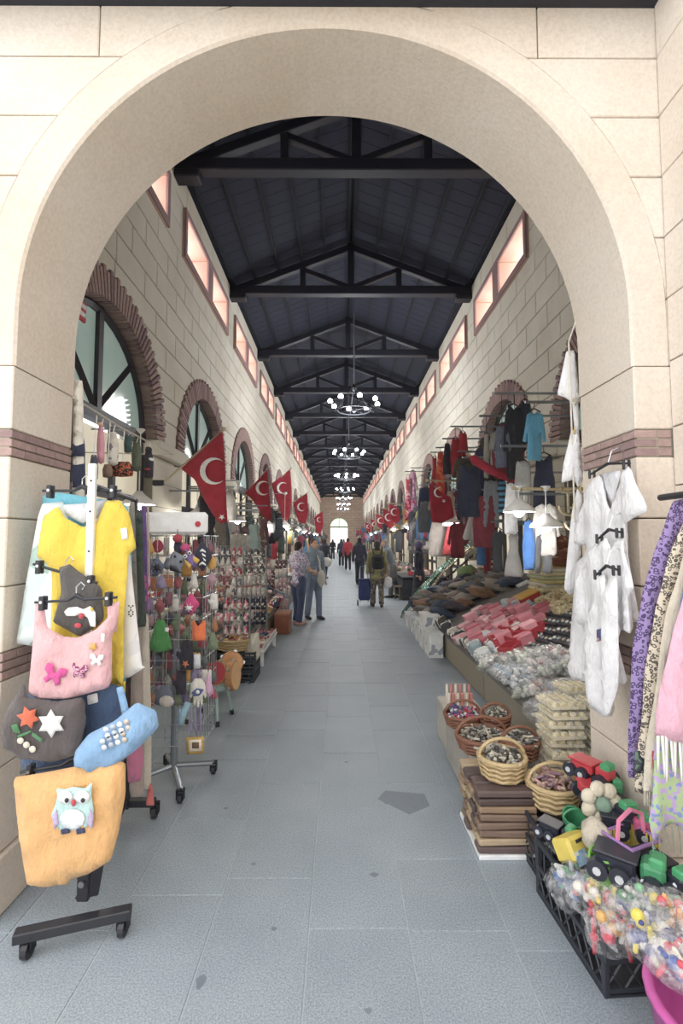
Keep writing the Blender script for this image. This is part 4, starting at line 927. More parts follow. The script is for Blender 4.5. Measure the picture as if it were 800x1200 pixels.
blob('toy_shovel', onz(766, 1012, .36), .05, mat('#8fd0e6', 'plain', .4), 'pale blue plastic toy shovel leaning by the basket', 'toy shovel', (.6, .5, 1.3), seed=9, rough=.05)
# clear bags of small toys: film, and the toys in it as stuff nobody could count
FILM = mat('#f4f6fa', 'clear')
def toy_bag(px, py, z, r, cols, lab, seed, sc=(1, .8, .75)):
    c = onz(px, py, z); c.x = min(c.x + .035, 1.40); r *= .86; rr = random.Random(seed)
    t = empty('toy_bag', c, label=lab, cat='toy bag')
    for h in cols:
        mm = MB()
        for i in range(12):
            a, b = rr.random() * 6.3, rr.uniform(-.9, .9); q = r * rr.uniform(.2, .72)
            p = (q * math.cos(a) * sc[0], q * math.sin(a) * sc[1], q * b * sc[2] + .02)
            if rr.random() < .5: mm.ball(p, r * rr.uniform(.1, .22), 8, 6)
            else: mm.box(p, (r * .42, r * .16, r * .16), rz=rr.random() * 3, ry=rr.random() * 3, b=.006)
        obj('small_toys', mm, mat(h, 'plain', .35), t, False, True, kind='stuff')
    mb = MB().ball((0, 0, 0), 1, 14, 10); ph = rr.random() * 6; vs = []
    for p in mb.v:
        q = 1 + .13 * math.sin(5 * p[0] + ph) * math.sin(4 * p[1] + 2 * ph) + .1 * math.sin(9 * p[2] + 5 * p[0] + ph); vs.append((p[0] * r * q * sc[0], p[1] * r * q * sc[1], p[2] * r * q * sc[2]))
    mb.v = vs; obj('film', mb, FILM, t, True, True)
for i, a in enumerate([(662, 1040, .22, .13, ('#4c9a6a', '#d8dce0', '#3f6fb0'), 'clear bag of green and blue toys at the crate edge'), (690, 1052, .26, .13, ('#d9453f', '#eedc7a', '#e9e4da'), 'clear bag of red and cream toys in the near crate'),
        (706, 1088, .24, .12, ('#d23f55', '#e8b45a', '#c9c4ba'), 'clear bag of red and orange toys over the crate end'), (735, 1062, .3, .12, ('#3f8f5a', '#37488f', '#e9e9e0'), 'clear bag of green and navy toys behind the bucket'),
        (765, 1065, .32, .12, ('#8fd0a0', '#e6e9ee', '#f0d95a'), 'clear bag of pale green toys by the porch wall'), (760, 1105, .33, .12, ('#f0e04a', '#3a4796', '#e9e4da'), 'clear bag with a yellow duck on the bucket'),
        (792, 1085, .36, .12, ('#e0606a', '#f0b06a', '#f4e9d8'), 'clear bag of pink and orange toys by the wall'), (788, 1130, .36, .12, ('#d8465a', '#f0e8d4', '#5a6fb0'), 'clear bag of red and white toys on the bucket'), (645, 985, .22, .09, ('#e8d9d4', '#c9a0a0', '#d8dce8'), 'clear bag with pale bead toys beside the stick basket'), (842, 1128, .35, .15, ('#d8465a', '#f0d95a', '#5a6fb0', '#e9e4da'), 'large clear bag of bright toys lying in the magenta bucket')]): toy_bag(*a, seed=i + 20)
soft('stick_toy', [(701, 1036), (706, 1034), (722, 1068), (745, 1085), (741, 1090), (716, 1074)], 1.98, .02, mat('#c98f66', 'wood', .5), label='curved wooden toy snake across the bags', cat='wooden toy', res=.02)
for i, (q, lab) in enumerate([([(692, 1075), (698, 1076), (700, 1118), (694, 1118)], 'red toy handle sticking down between crate slats'), ([(730, 1092), (735, 1092), (742, 1128), (737, 1128)], 'red toy handle by the crate end')]): soft('skipping_rope', q, 1.79, .012, RDP, label=lab, cat='skipping rope', res=.02)
bc = pZ(800, 1200, .0); bx, by = 1.13, 1.42
bu = obj('bucket', MB().lathe([(.17, 0), (.215, .3), (.225, .3), (.225, .315), (.2, .315), (.16, .012)], (bx, by, 0), 24), mat('#cf4aa8', 'plain', .4), smooth=True, label='magenta plastic bucket heaped with toy bags', cat='bucket')
obj('rope_handle', MB().tube([(bx - .2, by - .05, .3), (bx - .19, by - .14, .24), (bx - .12, by - .2, .12), (bx - .02, by - .22, .06), (bx + .1, by - .2, .1), (bx + .19, by - .1, .3)], .007, 6), mat('#d9c4dd'), bu)
# ================================================================ wooden sticks, baskets of trinkets
fo = obj('foam_board', MB().box((.885, 2.72, .012), (.33, .4, .024), b=.004), mat('#f1f3f4'), label='white foam board under the stack of sticks', cat='board')
ORD = ('first', 'second', 'third', 'fourth', 'fifth', 'sixth', 'seventh', 'eighth', 'ninth', 'tenth', 'topmost')
rr = random.Random(5)
for L in range(8):
    z = .024 + .04 * L; o = None
    for j in range(4):
        y = 2.57 + j * .1; h = rr.choice(('#c9b08a', '#8f7460', '#5d4a44', '#a98b6a', '#6f5a55', '#ddc9a0'))
        obj('wooden_case', MB().box((.875 + rr.uniform(-.012, .012), y, z + .018), (.3, .085, .034), rz=rr.uniform(-.04, .04), b=.008), mat(h, 'wood', .5), label={'#c9b08a': 'pale', '#8f7460': 'brown', '#5d4a44': 'dark', '#a98b6a': 'tan', '#6f5a55': 'grey-brown', '#ddc9a0': 'cream'}[h] + f' flat wooden case {ORD[L]} from the bottom of the stack on the foam board', cat='wooden case', group='wooden cases stacked on the foam board')
WICK = mat('#a06a48', 'wood', .6, h2='#7a4a34'); STRAW = mat('#d8bf8a', 'wood', .6, h2='#b89a66')
def basket(c, r, h, m, lab, fill, handle=True, sx=1, sy=1, cat='basket'):
    t = empty('basket', c, label=lab, cat=cat); n = 18
    obj('woven_wall', MB().lathe([(r * .78, 0), (r * .85, h * .3), (r * .9, h * .6), (r, h), (r * .93, h), (r * .8, h * .3), (r * .7, .012)], n=n, sx=sx, sy=sy), m, t, False, True)
    mm = MB()
    for j in range(4):
        z = h * (.12 + .24 * j); q = r * (.8 + .2 * z / h) + .006
        mm.tube([(q * sx * math.cos(2 * PI * k / 20), q * sy * math.sin(2 * PI * k / 20), z + .008 * (k % 2)) for k in range(20)], .009, 5, closed=True)
    obj('weave', mm, m, t, False, True)
    obj('rim', MB().tube([(r * 1.0 * sx * math.cos(2 * PI * k / 20), r * sy * math.sin(2 * PI * k / 20), h) for k in range(20)], .014, 6, closed=True), m, t, True, True)
    if handle: obj('handle', MB().tube([(r * sx * math.cos(a), 0, h + r * .75 * math.sin(a)) for a in [PI * k / 10 for k in range(11)]], .01, 6), m, t, True, True)
    rr = random.Random(int(r * 1000 + c[0] * 77)); 
    for hx in fill:
        mm = MB()
        for i in range(26):
            a = rr.random() * 6.3; q = r * .8 * math.sqrt(rr.random()); p = (q * sx * math.cos(a), q * sy * math.sin(a), h - .01 + rr.random() * .05 * (1.2 - q / r))
            if i % 3: mm.tube([p, (p[0] + rr.uniform(-.05, .05), p[1] + rr.uniform(-.05, .05), p[2] + rr.uniform(-.01, .02))], .007, 5)
            else: mm.ball(p, .014, 6, 4)
        obj('trinkets', mm, mat(hx, 'plain', .4), t, False, True, kind='stuff')
    return t
TR = ('#6d6a62', '#b9b2a0', '#4a4642', '#d9d2c0')
basket((.9, 2.68, .345), .125, .11, STRAW, 'straw basket of dark trinkets on the stack of wooden cases', TR)
obj('display_box', MB().box((1.02, 3.32, .15), (.42, .72, .3), b=.01), mat('#b3aea6'), label='grey cardboard box under the wicker baskets', cat='box')
basket((.92, 3.12, .3), .155, .09, WICK, 'wide wicker basket of silver trinkets beside the aisle', TR, sx=1.05); basket((1.13, 3.02, .3), .11, .1, WICK, 'wicker basket of trinkets next to the spoon packs', TR); basket((1.1, 3.4, .3), .1, .12, WICK, 'small tilted wicker basket of trinkets', ('#8a8478', '#cfc8b4', '#55504a'))
basket((.9, 3.52, .3), .13, .08, WICK, 'wicker basket of coloured bracelets by the box of tubes', ('#6a5aa0', '#c9445a', '#d9dce0', '#5f6a62'))
basket((1.13, 2.99 - .42, .25), .13, .12, STRAW, 'straw basket of wooden sticks beside the toy trucks', ('#a98878', '#d8c8a8', '#8a6a78', '#c99a94'))
obj('display_box', MB().box((.98, 3.92, .16), (.3, .36, .32), b=.01), mat('#c9c4b8'), label='pale cardboard box under the striped tubes', cat='box')
for j in range(2):
    for i in range(6):
        obj('small_tube', MB().tube([(.88 + i * .036, 3.86 + j * .07, .32), (.88 + i * .036, 3.86 + j * .07, .42 + .05 * j)], .012, 8), mat(('#e8e0d0', '#d88a80')[i % 2]), label=('cream' if i % 2 == 0 else 'coral') + ' small tube standing on the pale box', cat='tube', group='small tubes on the pale box')
rr = random.Random(8)
# cream spoon packs in two columns behind the pillar corner
obj('pack_stand', MB().box((1.5, 3.08, .04), (.62, .5, .08), b=.01), mat('#6a655c'), label='low grey board under the spoon packs', cat='board')
for c in range(3):
    for L in range(11):
        y = 2.95 + (c == 2) * .28; x = 1.36 + c * .235 - (c == 2) * .24; z = .08 + L * .056
        t = empty('spoon_pack', (x + rr.uniform(-.012, .012), y + rr.uniform(-.02, .02), z), rr.uniform(-.08, .08), label=f"pack of cream wooden spoons {ORD[L]} from bottom in stack {('next to wicker basket', 'tucked behind pillar', 'behind other spoon stacks')[c]}", cat='spoon pack', group='spoon packs stacked by the pillar')
        if c == 0 and L == 0:
            pass
        for k in range(4):
            q = -.075 + k * .05
            obj('wooden_spoon', MB().ball((q, -.085, .026), .026, 8, 5, (.9, .5, .75)).tube([(q, -.06, .026), (q, .1, .026)], .01, 5), mat('#f4e8be', 'wood', .5, h2='#e2d09a'), t, False, True)
        obj('backing_card', MB().box((0, .005, .012), (.205, .215, .02)), mat('#efe4c4'), t, False, True)
        obj('wrapper', MB().box((0, 0, .027), (.215, .23, .052), b=.012), mat('#f4f6f4', 'clear', s=20), t, False, True)
# ================================================================ right stalls
def slope(px, py, h=0):
    d = ray(px, py); t = (.34 - .475 * 1.5 + h - CAMH) / (d[2] - .475 * d[0]); return Vector((d[0] * t, d[1] * t, CAMH + d[2] * t))
SA = math.atan(.475)
def sloping_table(y0, y1, m, pm, label):
    t = empty('display_table', (1.5, (y0 + y1) / 2, 0), label=label, cat='table'); c = (y0 + y1) / 2; L = y1 - y0 - .03
    f = lambda u, v, d: (u, c + v, .34 + .475 * (u - 1.5) + d)
    obj('sloping_top', MB().prism([(1.48, -L / 2), (3.1, -L / 2), (3.1, L / 2), (1.48, L / 2)], f, 0, -.03), m, t)
    obj('front_panel', MB().box((1.5, c, .16), (.02, L, .3), b=.003), pm, t)
    for y in (-L / 2 + .03, L / 2 - .03):
        obj('leg', MB().box((3.05, c + y, .52), (.05, .05, 1.02)), pm, t); obj('side_brace', MB().prism([(1.52, 0), (3.05, 0), (3.05, 1.03), (1.52, .31)], lambda u, v, d, y=y: (u, c + y + d, v), 0, .015), pm, t)
sloping_table(3.4, 4.95, mat('#7d7a72', 'cloth'), mat('#b5ac98', 'wood', .6), 'sloping market table with a tan front heaped with clear packets')
sloping_table(4.95, 7.4, mat('#6f6a66', 'cloth'), mat('#b0a68e', 'wood', .6), 'sloping market table with pink boxes and black ring trays')
sloping_table(7.4, 9.5, mat('#5a5a60', 'cloth'), mat('#8f8a80', 'wood', .6), 'sloping market table heaped with dark folded clothes')
# clear packets on the near table: four kinds, copied
def packet(kinds, label, seed, group):
    rr = random.Random(seed); t = empty('trinket_packet', (0, 0, 0), label=label, cat='packet', group=group)
    for h in kinds:
        mm = MB()
        for i in range(9): p = (rr.uniform(-.08, .08), rr.uniform(-.1, .1), rr.uniform(.015, .05)); (mm.ball(p, rr.uniform(.012, .024), 7, 5) if i % 2 else mm.box(p, (.05, .02, .014), rz=rr.random() * 3, b=.004))
        obj('trinkets', mm, mat(h, 'plain', .4), t, False, True, kind='stuff')
    mb = MB().ball((0, 0, .035), 1, 12, 8); vs = []
    for p in mb.v: q = 1 + .12 * math.sin(7 * p[0] * 1 + seed) + .1 * math.sin(8 * p[1] + 2 * seed); vs.append((p[0] * .12 * q, p[1] * .15 * q, .035 + (p[2] - .035) * .045))
    mb.v = vs; obj('film', mb, FILM, t, True, True)
    return t
protos = [packet(k, l, i + 3, 'clear packets on the near sloping table') for i, (k, l) in enumerate([(('#cfd6dc', '#9fb4c4', '#e9ecee'), 'clear packet of silvery blue trinkets on the near sloping table'), (('#d9c4c0', '#b58a8a', '#eae2da'), 'clear packet of rosy trinkets on the near sloping table'),
          (('#c9cfbd', '#8fa08a', '#e6e6dc'), 'clear packet of pale green trinkets on the near sloping table'), (('#d8d2bf', '#6f6a66', '#f0eee6'), 'clear packet of cream and dark trinkets on the near sloping table')])]
rr = random.Random(31); used = set()
for j in range(7):
    for i in range(8):
        x = 1.58 + i * .19 + rr.uniform(-.03, .03); y = 3.52 + j * .215 + rr.uniform(-.03, .03)
        if 633 - (.475 * (x - 1.5) - 1.26) / y * 550 < 764 or x > 2.22: continue
        q = rr.randrange(4); loc = Vector((x, y, .34 + .475 * (x - 1.5) + .004 + (.05 if (i + j) % 2 else 0))); rot = (0, -SA, rr.random() * 6)
        if q not in used: used.add(q); protos[q].location = loc; protos[q].rotation_euler = rot; protos[q].scale = (1.35,) * 3
        else: copy_tree(protos[q], loc=loc, rot=rot, scale=1.35)
for q in range(4):
    if q not in used: protos[q].location = (1.7, 3.55 + .25 * q, .45); protos[q].rotation_euler = (0, -SA, q)
# pink and red boxes
def sbox(px, py, d, m, name, label, cat, group=None, lift=0, rz=0, lid=None):
    p = slope(px, py, d[2] / 2 + lift); M = Matrix.Translation(Vector((p.x, p.y, .34 + .475 * (p.x - 1.5) + .002 + lift))) @ Matrix.Rotation(-SA, 4, 'Y') @ Matrix.Rotation(rz, 4, 'Z')
    o = obj(name, MB().box((0, 0, d[2] / 2), d, b=.006).xf(M), m, label=label, cat=cat, group=group)
    if lid: obj('lid', MB().box((0, 0, d[2]), (d[0] + .008, d[1] + .008, .022), b=.004).xf(M), lid, o)
    return o
rr = random.Random(41)
for j in range(4):
    for i in range(8):
        px = 541 + i * 11 + j * 7; py = 749 - j * 11 + rr.uniform(-2, 2); c = rr.choice((('#eaa3ad', 'pink'), ('#f0bcc0', 'pale pink'), ('#d9808c', 'rose')))
        sbox(px, py, (.16, .12, .08 + .04 * ((i + j) % 3)), mat(c[0]), 'gift_box', f'{c[1]} small gift box on the sloping table', 'box', 'pink gift boxes on the sloping table', 0, rr.uniform(-.15, .15), mat('#c9596a') if rr.random() < .25 else mat(c[0]))
for i, (px, py, s) in enumerate([(592, 752, 1), (612, 750, 1.05), (604, 738, 1), (624, 742, .95), (600, 764, .8)]):
    p = slope(px, py, .05); M = Matrix.Translation(Vector((p.x, p.y, .34 + .475 * (p.x - 1.5)))) @ Matrix.Rotation(-SA * .6, 4, 'Y') @ Matrix.Rotation(.2 * i, 4, 'Z')
    w, l, h = .26 * s, .2 * s, .13
    o = obj('open_box', MB().box((0, 0, .006), (w, l, .012)).box((-w / 2, 0, h / 2), (.01, l, h)).box((w / 2, 0, h / 2), (.01, l, h)).box((0, -l / 2, h / 2), (w, .01, h)).box((0, l / 2, h / 2), (w, .01, h)).xf(M), mat('#c2303e', 'plain', .5), label='red open cardboard box below the pink gift boxes', cat='box', group='red open boxes on the sloping table')
    obj('flap', MB().box((w / 2 + .04, 0, h - .02), (.1, l, .008), ry=.5).xf(M), mat('#d2404a', 'plain', .5), o)
# plush balls and striped cushions, cyan and white
for i, (px, py, h, k, lab) in enumerate([(570, 716, '#eef0f2', 0, 'white'), (579, 712, '#7fc4de', 0, 'sky blue'), (588, 714, '#eef0f2', 0, 'white'), (594, 706, '#d8e8ee', 0, 'ice blue'), (603, 712, '#6cb8d8', 0, 'sky blue'), (612, 716, '#9fd4e6', 0, 'ice blue'), (620, 709, '#b9c4cc', 0, 'silver'), (628, 712, '#7f98a8', 0, 'steel blue'), (556, 722, '#d9d4cc', 0, 'off-white'), (561, 762, '#3fb0d4', 0, 'cyan'), (572, 768, '#48b4d6', 0, 'cyan'), (584, 770, '#8a7f70', 0, 'khaki'), (578, 757, '#cfc6da', 0, 'lilac'), (600, 775, '#6f7460', 0, 'olive')]):
    p = slope(px, py, .04); blob('plush_toy', (p.x, p.y, p.z), .075, mat(h, 'cloth'), f'{lab} small plush toy on the sloping table with the pink boxes', 'plush toy', (1, 1.1, .75), seed=i, group='plush toys on the sloping table', n=10, k=7, rough=.2)
sbox(606, 704, (.2, .16, .1), mat('#c9333f', 'stripes', h2='#f0ece4', s=9, h3='Y'), 'striped_box', 'red and white striped box among the plush toys', 'box')
sbox(622, 698, (.34, .26, .09), mat('#c93a36'), 'game_box', 'flat red box with a yellow top', 'box', lid=mat('#f2c24a')); sbox(628, 714, (.2, .2, .03), mat('#e6dc4a'), 'folded_cloth', 'bright yellow folded cloth beside the ring trays', 'cloth'); sbox(613, 684, (.2, .14, .03), mat('#eceff1'), 'paper_sheet', 'white paper lying on the dark clothes', 'paper')
rr = random.Random(123)
FILL = [('#dfe2e4', 'white'), ('#8f948f', 'grey'), ('#6f7460', 'olive'), ('#b9aec4', 'lilac'), ('#5a5550', 'dark brown'), ('#c9c2b4', 'sand'), ('#4a4a50', 'charcoal'), ('#a0b4bc', 'pale blue')]
for j in range(13):
    for i in range(4):
        x = 1.56 + i * .17; y = 5.02 + j * .185
        if i > 0 and y > 5.75: continue
        h, nm = rr.choice(FILL); M = Matrix.Translation((x + rr.uniform(-.02, .02), y + rr.uniform(-.03, .03), .34 + .475 * (x - 1.5) + .004)) @ Matrix.Rotation(-SA, 4, 'Y') @ Matrix.Rotation(rr.uniform(-.6, .6), 4, 'Z')
        hh = rr.uniform(.07, .16)
        o = obj('slipper_pack', MB().box((0, 0, hh / 2), (.15, .16, hh), b=.03).xf(M), mat(h, 'floral', h2=h, h3='#e9e6e0', s=30), smooth=False, label=f'{nm} soft packed slippers along the front of the pink box table', cat='slippers', group='packed slippers along the pink box table')
        obj('band', MB().box((0, 0, hh / 2), (.155, .03, hh + .006), b=.01).xf(M), mat('#eceae4'), o)
# ring trays
for j in range(6):
    for i in range(2):
        px = 632 + i * 30 + j * 4.5; py = 758 - j * 10 - i * 7
        p = slope(px, py, .02); M = Matrix.Translation(Vector((p.x, p.y, .34 + .475 * (p.x - 1.5) + .003))) @ Matrix.Rotation(-SA, 4, 'Y') @ Matrix.Rotation(.15, 4, 'Z')
        o = obj('ring_tray', MB().box((0, 0, .012), (.13, .38, .024), b=.004).box((-.06, 0, .03), (.012, .38, .02)).xf(M), mat('#2b2a33', 'cloth'), label=f'black velvet tray of pale stone rings in the {ORD[j]} row up the pink box table', cat='ring tray', group='black ring trays on the sloping table')
        for k in range(5): obj('ring', MB().ball((.0, -.15 + k * .075, .034), .022, 8, 5, (1, .8, .6)).xf(M), mat(('#d9d6c8', '#c9cdd0', '#b9a98a', '#8f9fa8')[(k + j) % 4], 'plain', .3), o)
for j in range(4):
    for i in range(3):
        x, y = 2.3 + j * .19, 3.75 + i * .45
        M = Matrix.Translation((x, y, .34 + .475 * (x - 1.5) + .003)) @ Matrix.Rotation(-SA, 4, 'Y')
        o = obj('ring_tray', MB().box((0, 0, .012), (.14, .4, .024), b=.004).box((-.065, 0, .03), (.012, .4, .02)).xf(M), mat('#2b2a33', 'cloth'), label=f'black velvet tray of coloured stone rings in the {ORD[j]} row above the clear packets', cat='ring tray', group='black ring trays above the clear packets')
        for k in range(5): obj('ring', MB().ball((.0, -.15 + k * .075, .034), .022, 8, 5, (1, .8, .6)).xf(M), mat(('#b9a98a', '#8f9fa8', '#d9d6c8', '#9a6a6a')[(k + j) % 4], 'plain', .3), o)
# folded towels, gold trinket packs
for i in range(9):
    h, n = (('#eadfb4', 'cream'), ('#e6e2d4', 'white'), ('#dccf8a', 'pale yellow'), ('#c9d0a8', 'pale green'))[i % 4]
    p = pX(640 + (i % 2) * 6, 694 - i * 3.4, 2.83); 
    soft('folded_towel', [(-1, 0)], 1, 1, None) if 0 else obj('folded_towel', MB().box((2.8 + .02 * (i % 3), 6.35 + .03 * (i % 2), 1.0 + i * .052), (.36, .5, .05), rz=.05 * (i % 3), b=.018), mat(h, 'cloth'), label=f'{n} folded towel in the pile beside the hooded top', cat='towel', group='folded towels in a pile on the sloping table')
rr = random.Random(77)
for i in range(16):
    px, py = 640 + (i % 4) * 9 + rr.uniform(-3, 3), 712 - (i // 4) * 10 + rr.uniform(-2, 2)
    sbox(px, py, (.13, .12, .05 + .05 * (i % 3)), mat('#cbb98a', 'floral', h2='#e2d6ae', h3='#8f7f55', s=50), 'trinket_box', 'gold patterned small box behind the ring trays', 'box', 'gold patterned boxes behind the ring trays', 0, rr.random())
for i, (px, py) in enumerate([(648, 652), (658, 645), (656, 664), (664, 655), (650, 640)]):
    p = pX(px, py, 2.86); basket((p.x, p.y, p.z), .11, .1, mat('#9a5a3c', 'wood', .6, h2='#6f3f2c'), f'red-brown wicker basket number', ('#8a4a34', '#c98a5a')); bpy.context.view_layer
for o in [o for o in COL.objects if o.get('label') == 'red-brown wicker basket number']: o['label'] = 'red-brown wicker basket heaped behind the folded towels'; o['group'] = 'red-brown baskets behind the folded towels'
# dark folded clothes on the far sloping table, boxes standing before it
rr = random.Random(52); hues = [('#55585c', 'charcoal'), ('#6b6a66', 'grey'), ('#4a5046', 'dark olive'), ('#3d4152', 'navy'), ('#75604f', 'brown'), ('#8a8a86', 'light grey'), ('#5a4f58', 'plum')]
n = 0
for j in range(8):
    for i in range(6):
        x, y = 1.56 + i * .23 + rr.uniform(-.05, .05), 7.52 + j * .26 + rr.uniform(-.08, .08); h, nm = rr.choice(hues + [('#8f6a4a', 'tan'), ('#3a4a66', 'denim blue'), ('#a39a8c', 'stone')]); z = .34 + .475 * (x - 1.5)
        M = Matrix.Rotation(rr.random() * 3, 3, 'Z') @ Matrix.Rotation(rr.uniform(-.3, .3), 3, 'X')
        blob('folded_garment', (x, y, z + .06 + .1 * rr.random()), .19, mat(h, 'cloth'), f'{nm} crumpled garment in the heap on the far sloping table', 'garment', (1, 1.2, .4), seed=n, group='dark clothes heaped on the far sloping table', n=14, k=8, rough=.25, M=M); n += 1
for i in range(5):
    obj('folded_shirt', MB().box((2.8, 8.9, 1.1 + i * .052), (.3, .4, .05), rz=.06 * i, b=.018), mat(('#c9404a', '#e9e4e0', '#b93a4a', '#e6dfd8', '#4a5a8a')[i], 'cloth'), label=f"{('red', 'white', 'crimson', 'off-white', 'blue')[i]} folded shirt in the striped pile behind the dark clothes", cat='shirt')
for i, (x, y, z, w, l, h, c, lab) in enumerate([(1.38, 7.35, 0, .26, .4, .3, '#dfe3e0', 'white patterned carton on the floor before the dark clothes'), (1.38, 7.35, .3, .25, .38, .22, '#e6e9e6', 'white carton stacked on another before the dark clothes'), (1.4, 7.85, 0, .28, .4, .36, '#d6dcda', 'pale carton beside the stacked white ones'), (1.42, 8.45, 0, .28, .46, .3, '#c9cfd8', 'bluish carton near the sequined cloth'),
        (1.35, 6.85, 0, .2, .36, .34, '#e2e6e4', 'white carton at the corner of the pink box table'), (1.42, 9.05, 0, .3, .5, .26, '#d8dde2', 'low white carton before the sequined cloth')]):
    o = obj('carton', MB().box((x, y, z + h / 2), (w, l, h), b=.006), mat(c, 'floral', h2='#eef0ee', h3='#9fa8b4', s=16), label=lab, cat='carton'); obj('lid', MB().box((x, y, z + h - .015), (w + .012, l + .012, .034), b=.004), mat(c), o)
# sequined cloths draped down from the wall
def drape(pts, wv, m, label, n=18, amp=.025):
    vs = []; fs = []; P = [Vector(p) for p in pts]; k = 9
    for i in range(n + 1):
        t = i / n * (len(P) - 1); a = min(int(t), len(P) - 2); c = P[a].lerp(P[a + 1], t - a)
        for j in range(k):
            u = j / (k - 1) - .5; vs.append(c + Vector(wv) * u + Vector((0, 0, amp * math.sin(j * 2.2 + i * .5))))
    m0 = len(vs); vs += [v - Vector((0, 0, .012)) for v in vs]
    for i in range(n):
        for j in range(k - 1):
            a = i * k + j; fs += [(a, a + 1, a + k + 1, a + k), (m0 + a, m0 + a + k, m0 + a + k + 1, m0 + a + 1)]
    for i in range(n): fs += [(i * k, i * k + k, m0 + i * k + k, m0 + i * k), (i * k + k - 1, m0 + i * k + k - 1, m0 + i * k + 2 * k - 1, i * k + 2 * k - 1)]
    for j in range(k - 1): fs += [(j, m0 + j, m0 + j + 1, j + 1), (n * k + j, n * k + j + 1, m0 + n * k + j + 1, m0 + n * k + j)]
    return obj('sequined_cloth', MB().add(vs, fs), m, None, True, label=label, cat='cloth')
drape([(1.33, 10.3, .03), (1.65, 10.1, .5), (2.05, 9.9, 1.0), (2.75, 9.7, 1.6)], (.1, .4, .12), mat('#2f9a72', 'sequin', h2='#175a48', s=45), 'green sequined cloth draped from the wall down to the aisle')
drape([(1.36, 9.75, .03), (1.7, 9.68, .5), (2.15, 9.62, 1.05), (2.75, 9.55, 1.6)], (.08, .2, .06), mat('#c9b98a', 'sequin', h2='#8a7650', s=45), 'gold sequined cloth draped beside the green one')
drape([(1.4, 10.0, .03), (1.8, 9.93, .5), (2.9, 9.75, 1.45)], (.08, .16, .02), mat('#7a4a5a', 'sequin', h2='#4a2a3a', s=45), 'dark red sequined cloth between the green and gold ones')
blob('cloth_bundle', (2.5, 9.2, 1.0), .2, mat('#7f9a5f', 'cloth'), 'green crumpled cloth on top of the dark clothes', 'cloth', (1, 1, .8), seed=3); blob('cloth_bundle', (1.75, 9.35, .62), .1, mat('#4fb0c8', 'cloth'), 'turquoise cloth bundle under the sequined cloths', 'cloth', seed=6)
# ---------------- garments on rails
GS = {'tee': [(.38, 0), (.5, .08), (.62, 0), (.82, .08), (1, .35), (.84, .42), (.8, .36), (.8, 1), (.2, 1), (.2, .36), (.16, .42), (0, .35), (.18, .08)],
      'coat': [(.38, 0), (.5, .05), (.62, 0), (.84, .07), (1, .6), (.86, .64), (.82, .4), (.84, 1), (.16, 1), (.18, .4), (.14, .64), (0, .6), (.16, .07)],
      'pants': [(.1, 0), (.9, 0), (1, .5), (.98, 1), (.6, 1), (.52, .35), (.4, 1), (.02, 1), (0, .5)], 'dress': [(.36, 0), (.5, .06), (.64, 0), (.76, .08), (.7, .35), (1, 1), (0, 1), (.3, .35), (.24, .08)],
      'scarf': [(.2, 0), (.8, 0), (1, .5), (.95, 1), (.05, 1), (0, .5)], 'vest': [(.34, 0), (.5, .1), (.66, 0), (.78, .03), (.8, .3), (.86, .4), (.88, 1), (.12, 1), (.14, .4), (.2, .3), (.22, .03)]}
def garment(ty, x0, x1, y0, y1, Y, m, label, name=None, group=None, fold=.03, t=.03, cat=None, zr=None):
    nm = name or {'tee': 'shirt', 'coat': 'jacket', 'pants': 'trousers', 'dress': 'dress', 'scarf': 'scarf', 'vest': 'vest'}[ty]
    o = soft(nm, [(x0 + (x1 - x0) * u, y0 + (y1 - y0) * v) for u, v in GS[ty]], Y, t, m, fold=fold, ff=22, res=max(.05, Y * .008), seed=int(x0 * 7 + y0), label=label, cat=cat or nm, group=group)
    a, b = pY(x0 + (x1 - x0) * .25, y0 + 1, Y), pY(x0 + (x1 - x0) * .75, y0 + 1, Y); c = (a + b) / 2
    obj('hanger', MB().tube([a, c + Vector((0, 0, .04)), b], .008, 5).tube([c + Vector((0, 0, .04)), Vector((c.x, c.y, zr if zr else c.z + .1))], .004, 5), BLK, o)
    return o
def hang_all(items, XW, side):
    """garments at about one distance and height share a rail that sticks out of the wall"""
    items = sorted(items, key=lambda a: (round(a[5] / .7), pY(a[1], a[3], a[5]).z)); cl = []
    for a in items:
        z = pY(a[1], a[3], a[5]).z
        if cl and abs(cl[-1][0][5] - a[5]) < .8 and abs(cl[-1][0][8] - z) < .42: cl[-1].append(a[:8] + (z,))
        else: cl.append([a[:8] + (z,)])
    for c in cl:
        c = [a if len(a) == 9 else a + (0,) for a in c]; Y = c[0][5]; zr = max(pY(a[1], a[3], Y).z for a in c) + .1
        xs = [pY((a[1] + a[2]) / 2, a[3], Y).x for a in c]; xe = (min(xs) - .1) if XW > 0 else (max(xs) + .1)
        big = max(c, key=lambda a: a[2] - a[1])
        rail([(XW, Y, zr), (xe, Y, zr)], 'grey rail sticking out of the wall above the ' + ' '.join(big[7].split()[:5]))
        for a in c: garment(*a[:5], Y, *a[6:8], zr=zr, group='clothes hanging deep in the stall' if 'deep in' in a[7] else None)
NAVY, BLACK2, GREY2 = mat('#353a52', 'cloth'), mat('#2b2c34', 'cloth'), mat('#8d9196', 'cloth')
rail = lambda pts, lab, m=GRY, r=.016: obj('clothes_rail', MB().tube(pts, r, 6), m, label=lab, cat='rail', group='clothes rails sticking out of the walls')
rr = random.Random(99); MORE = []
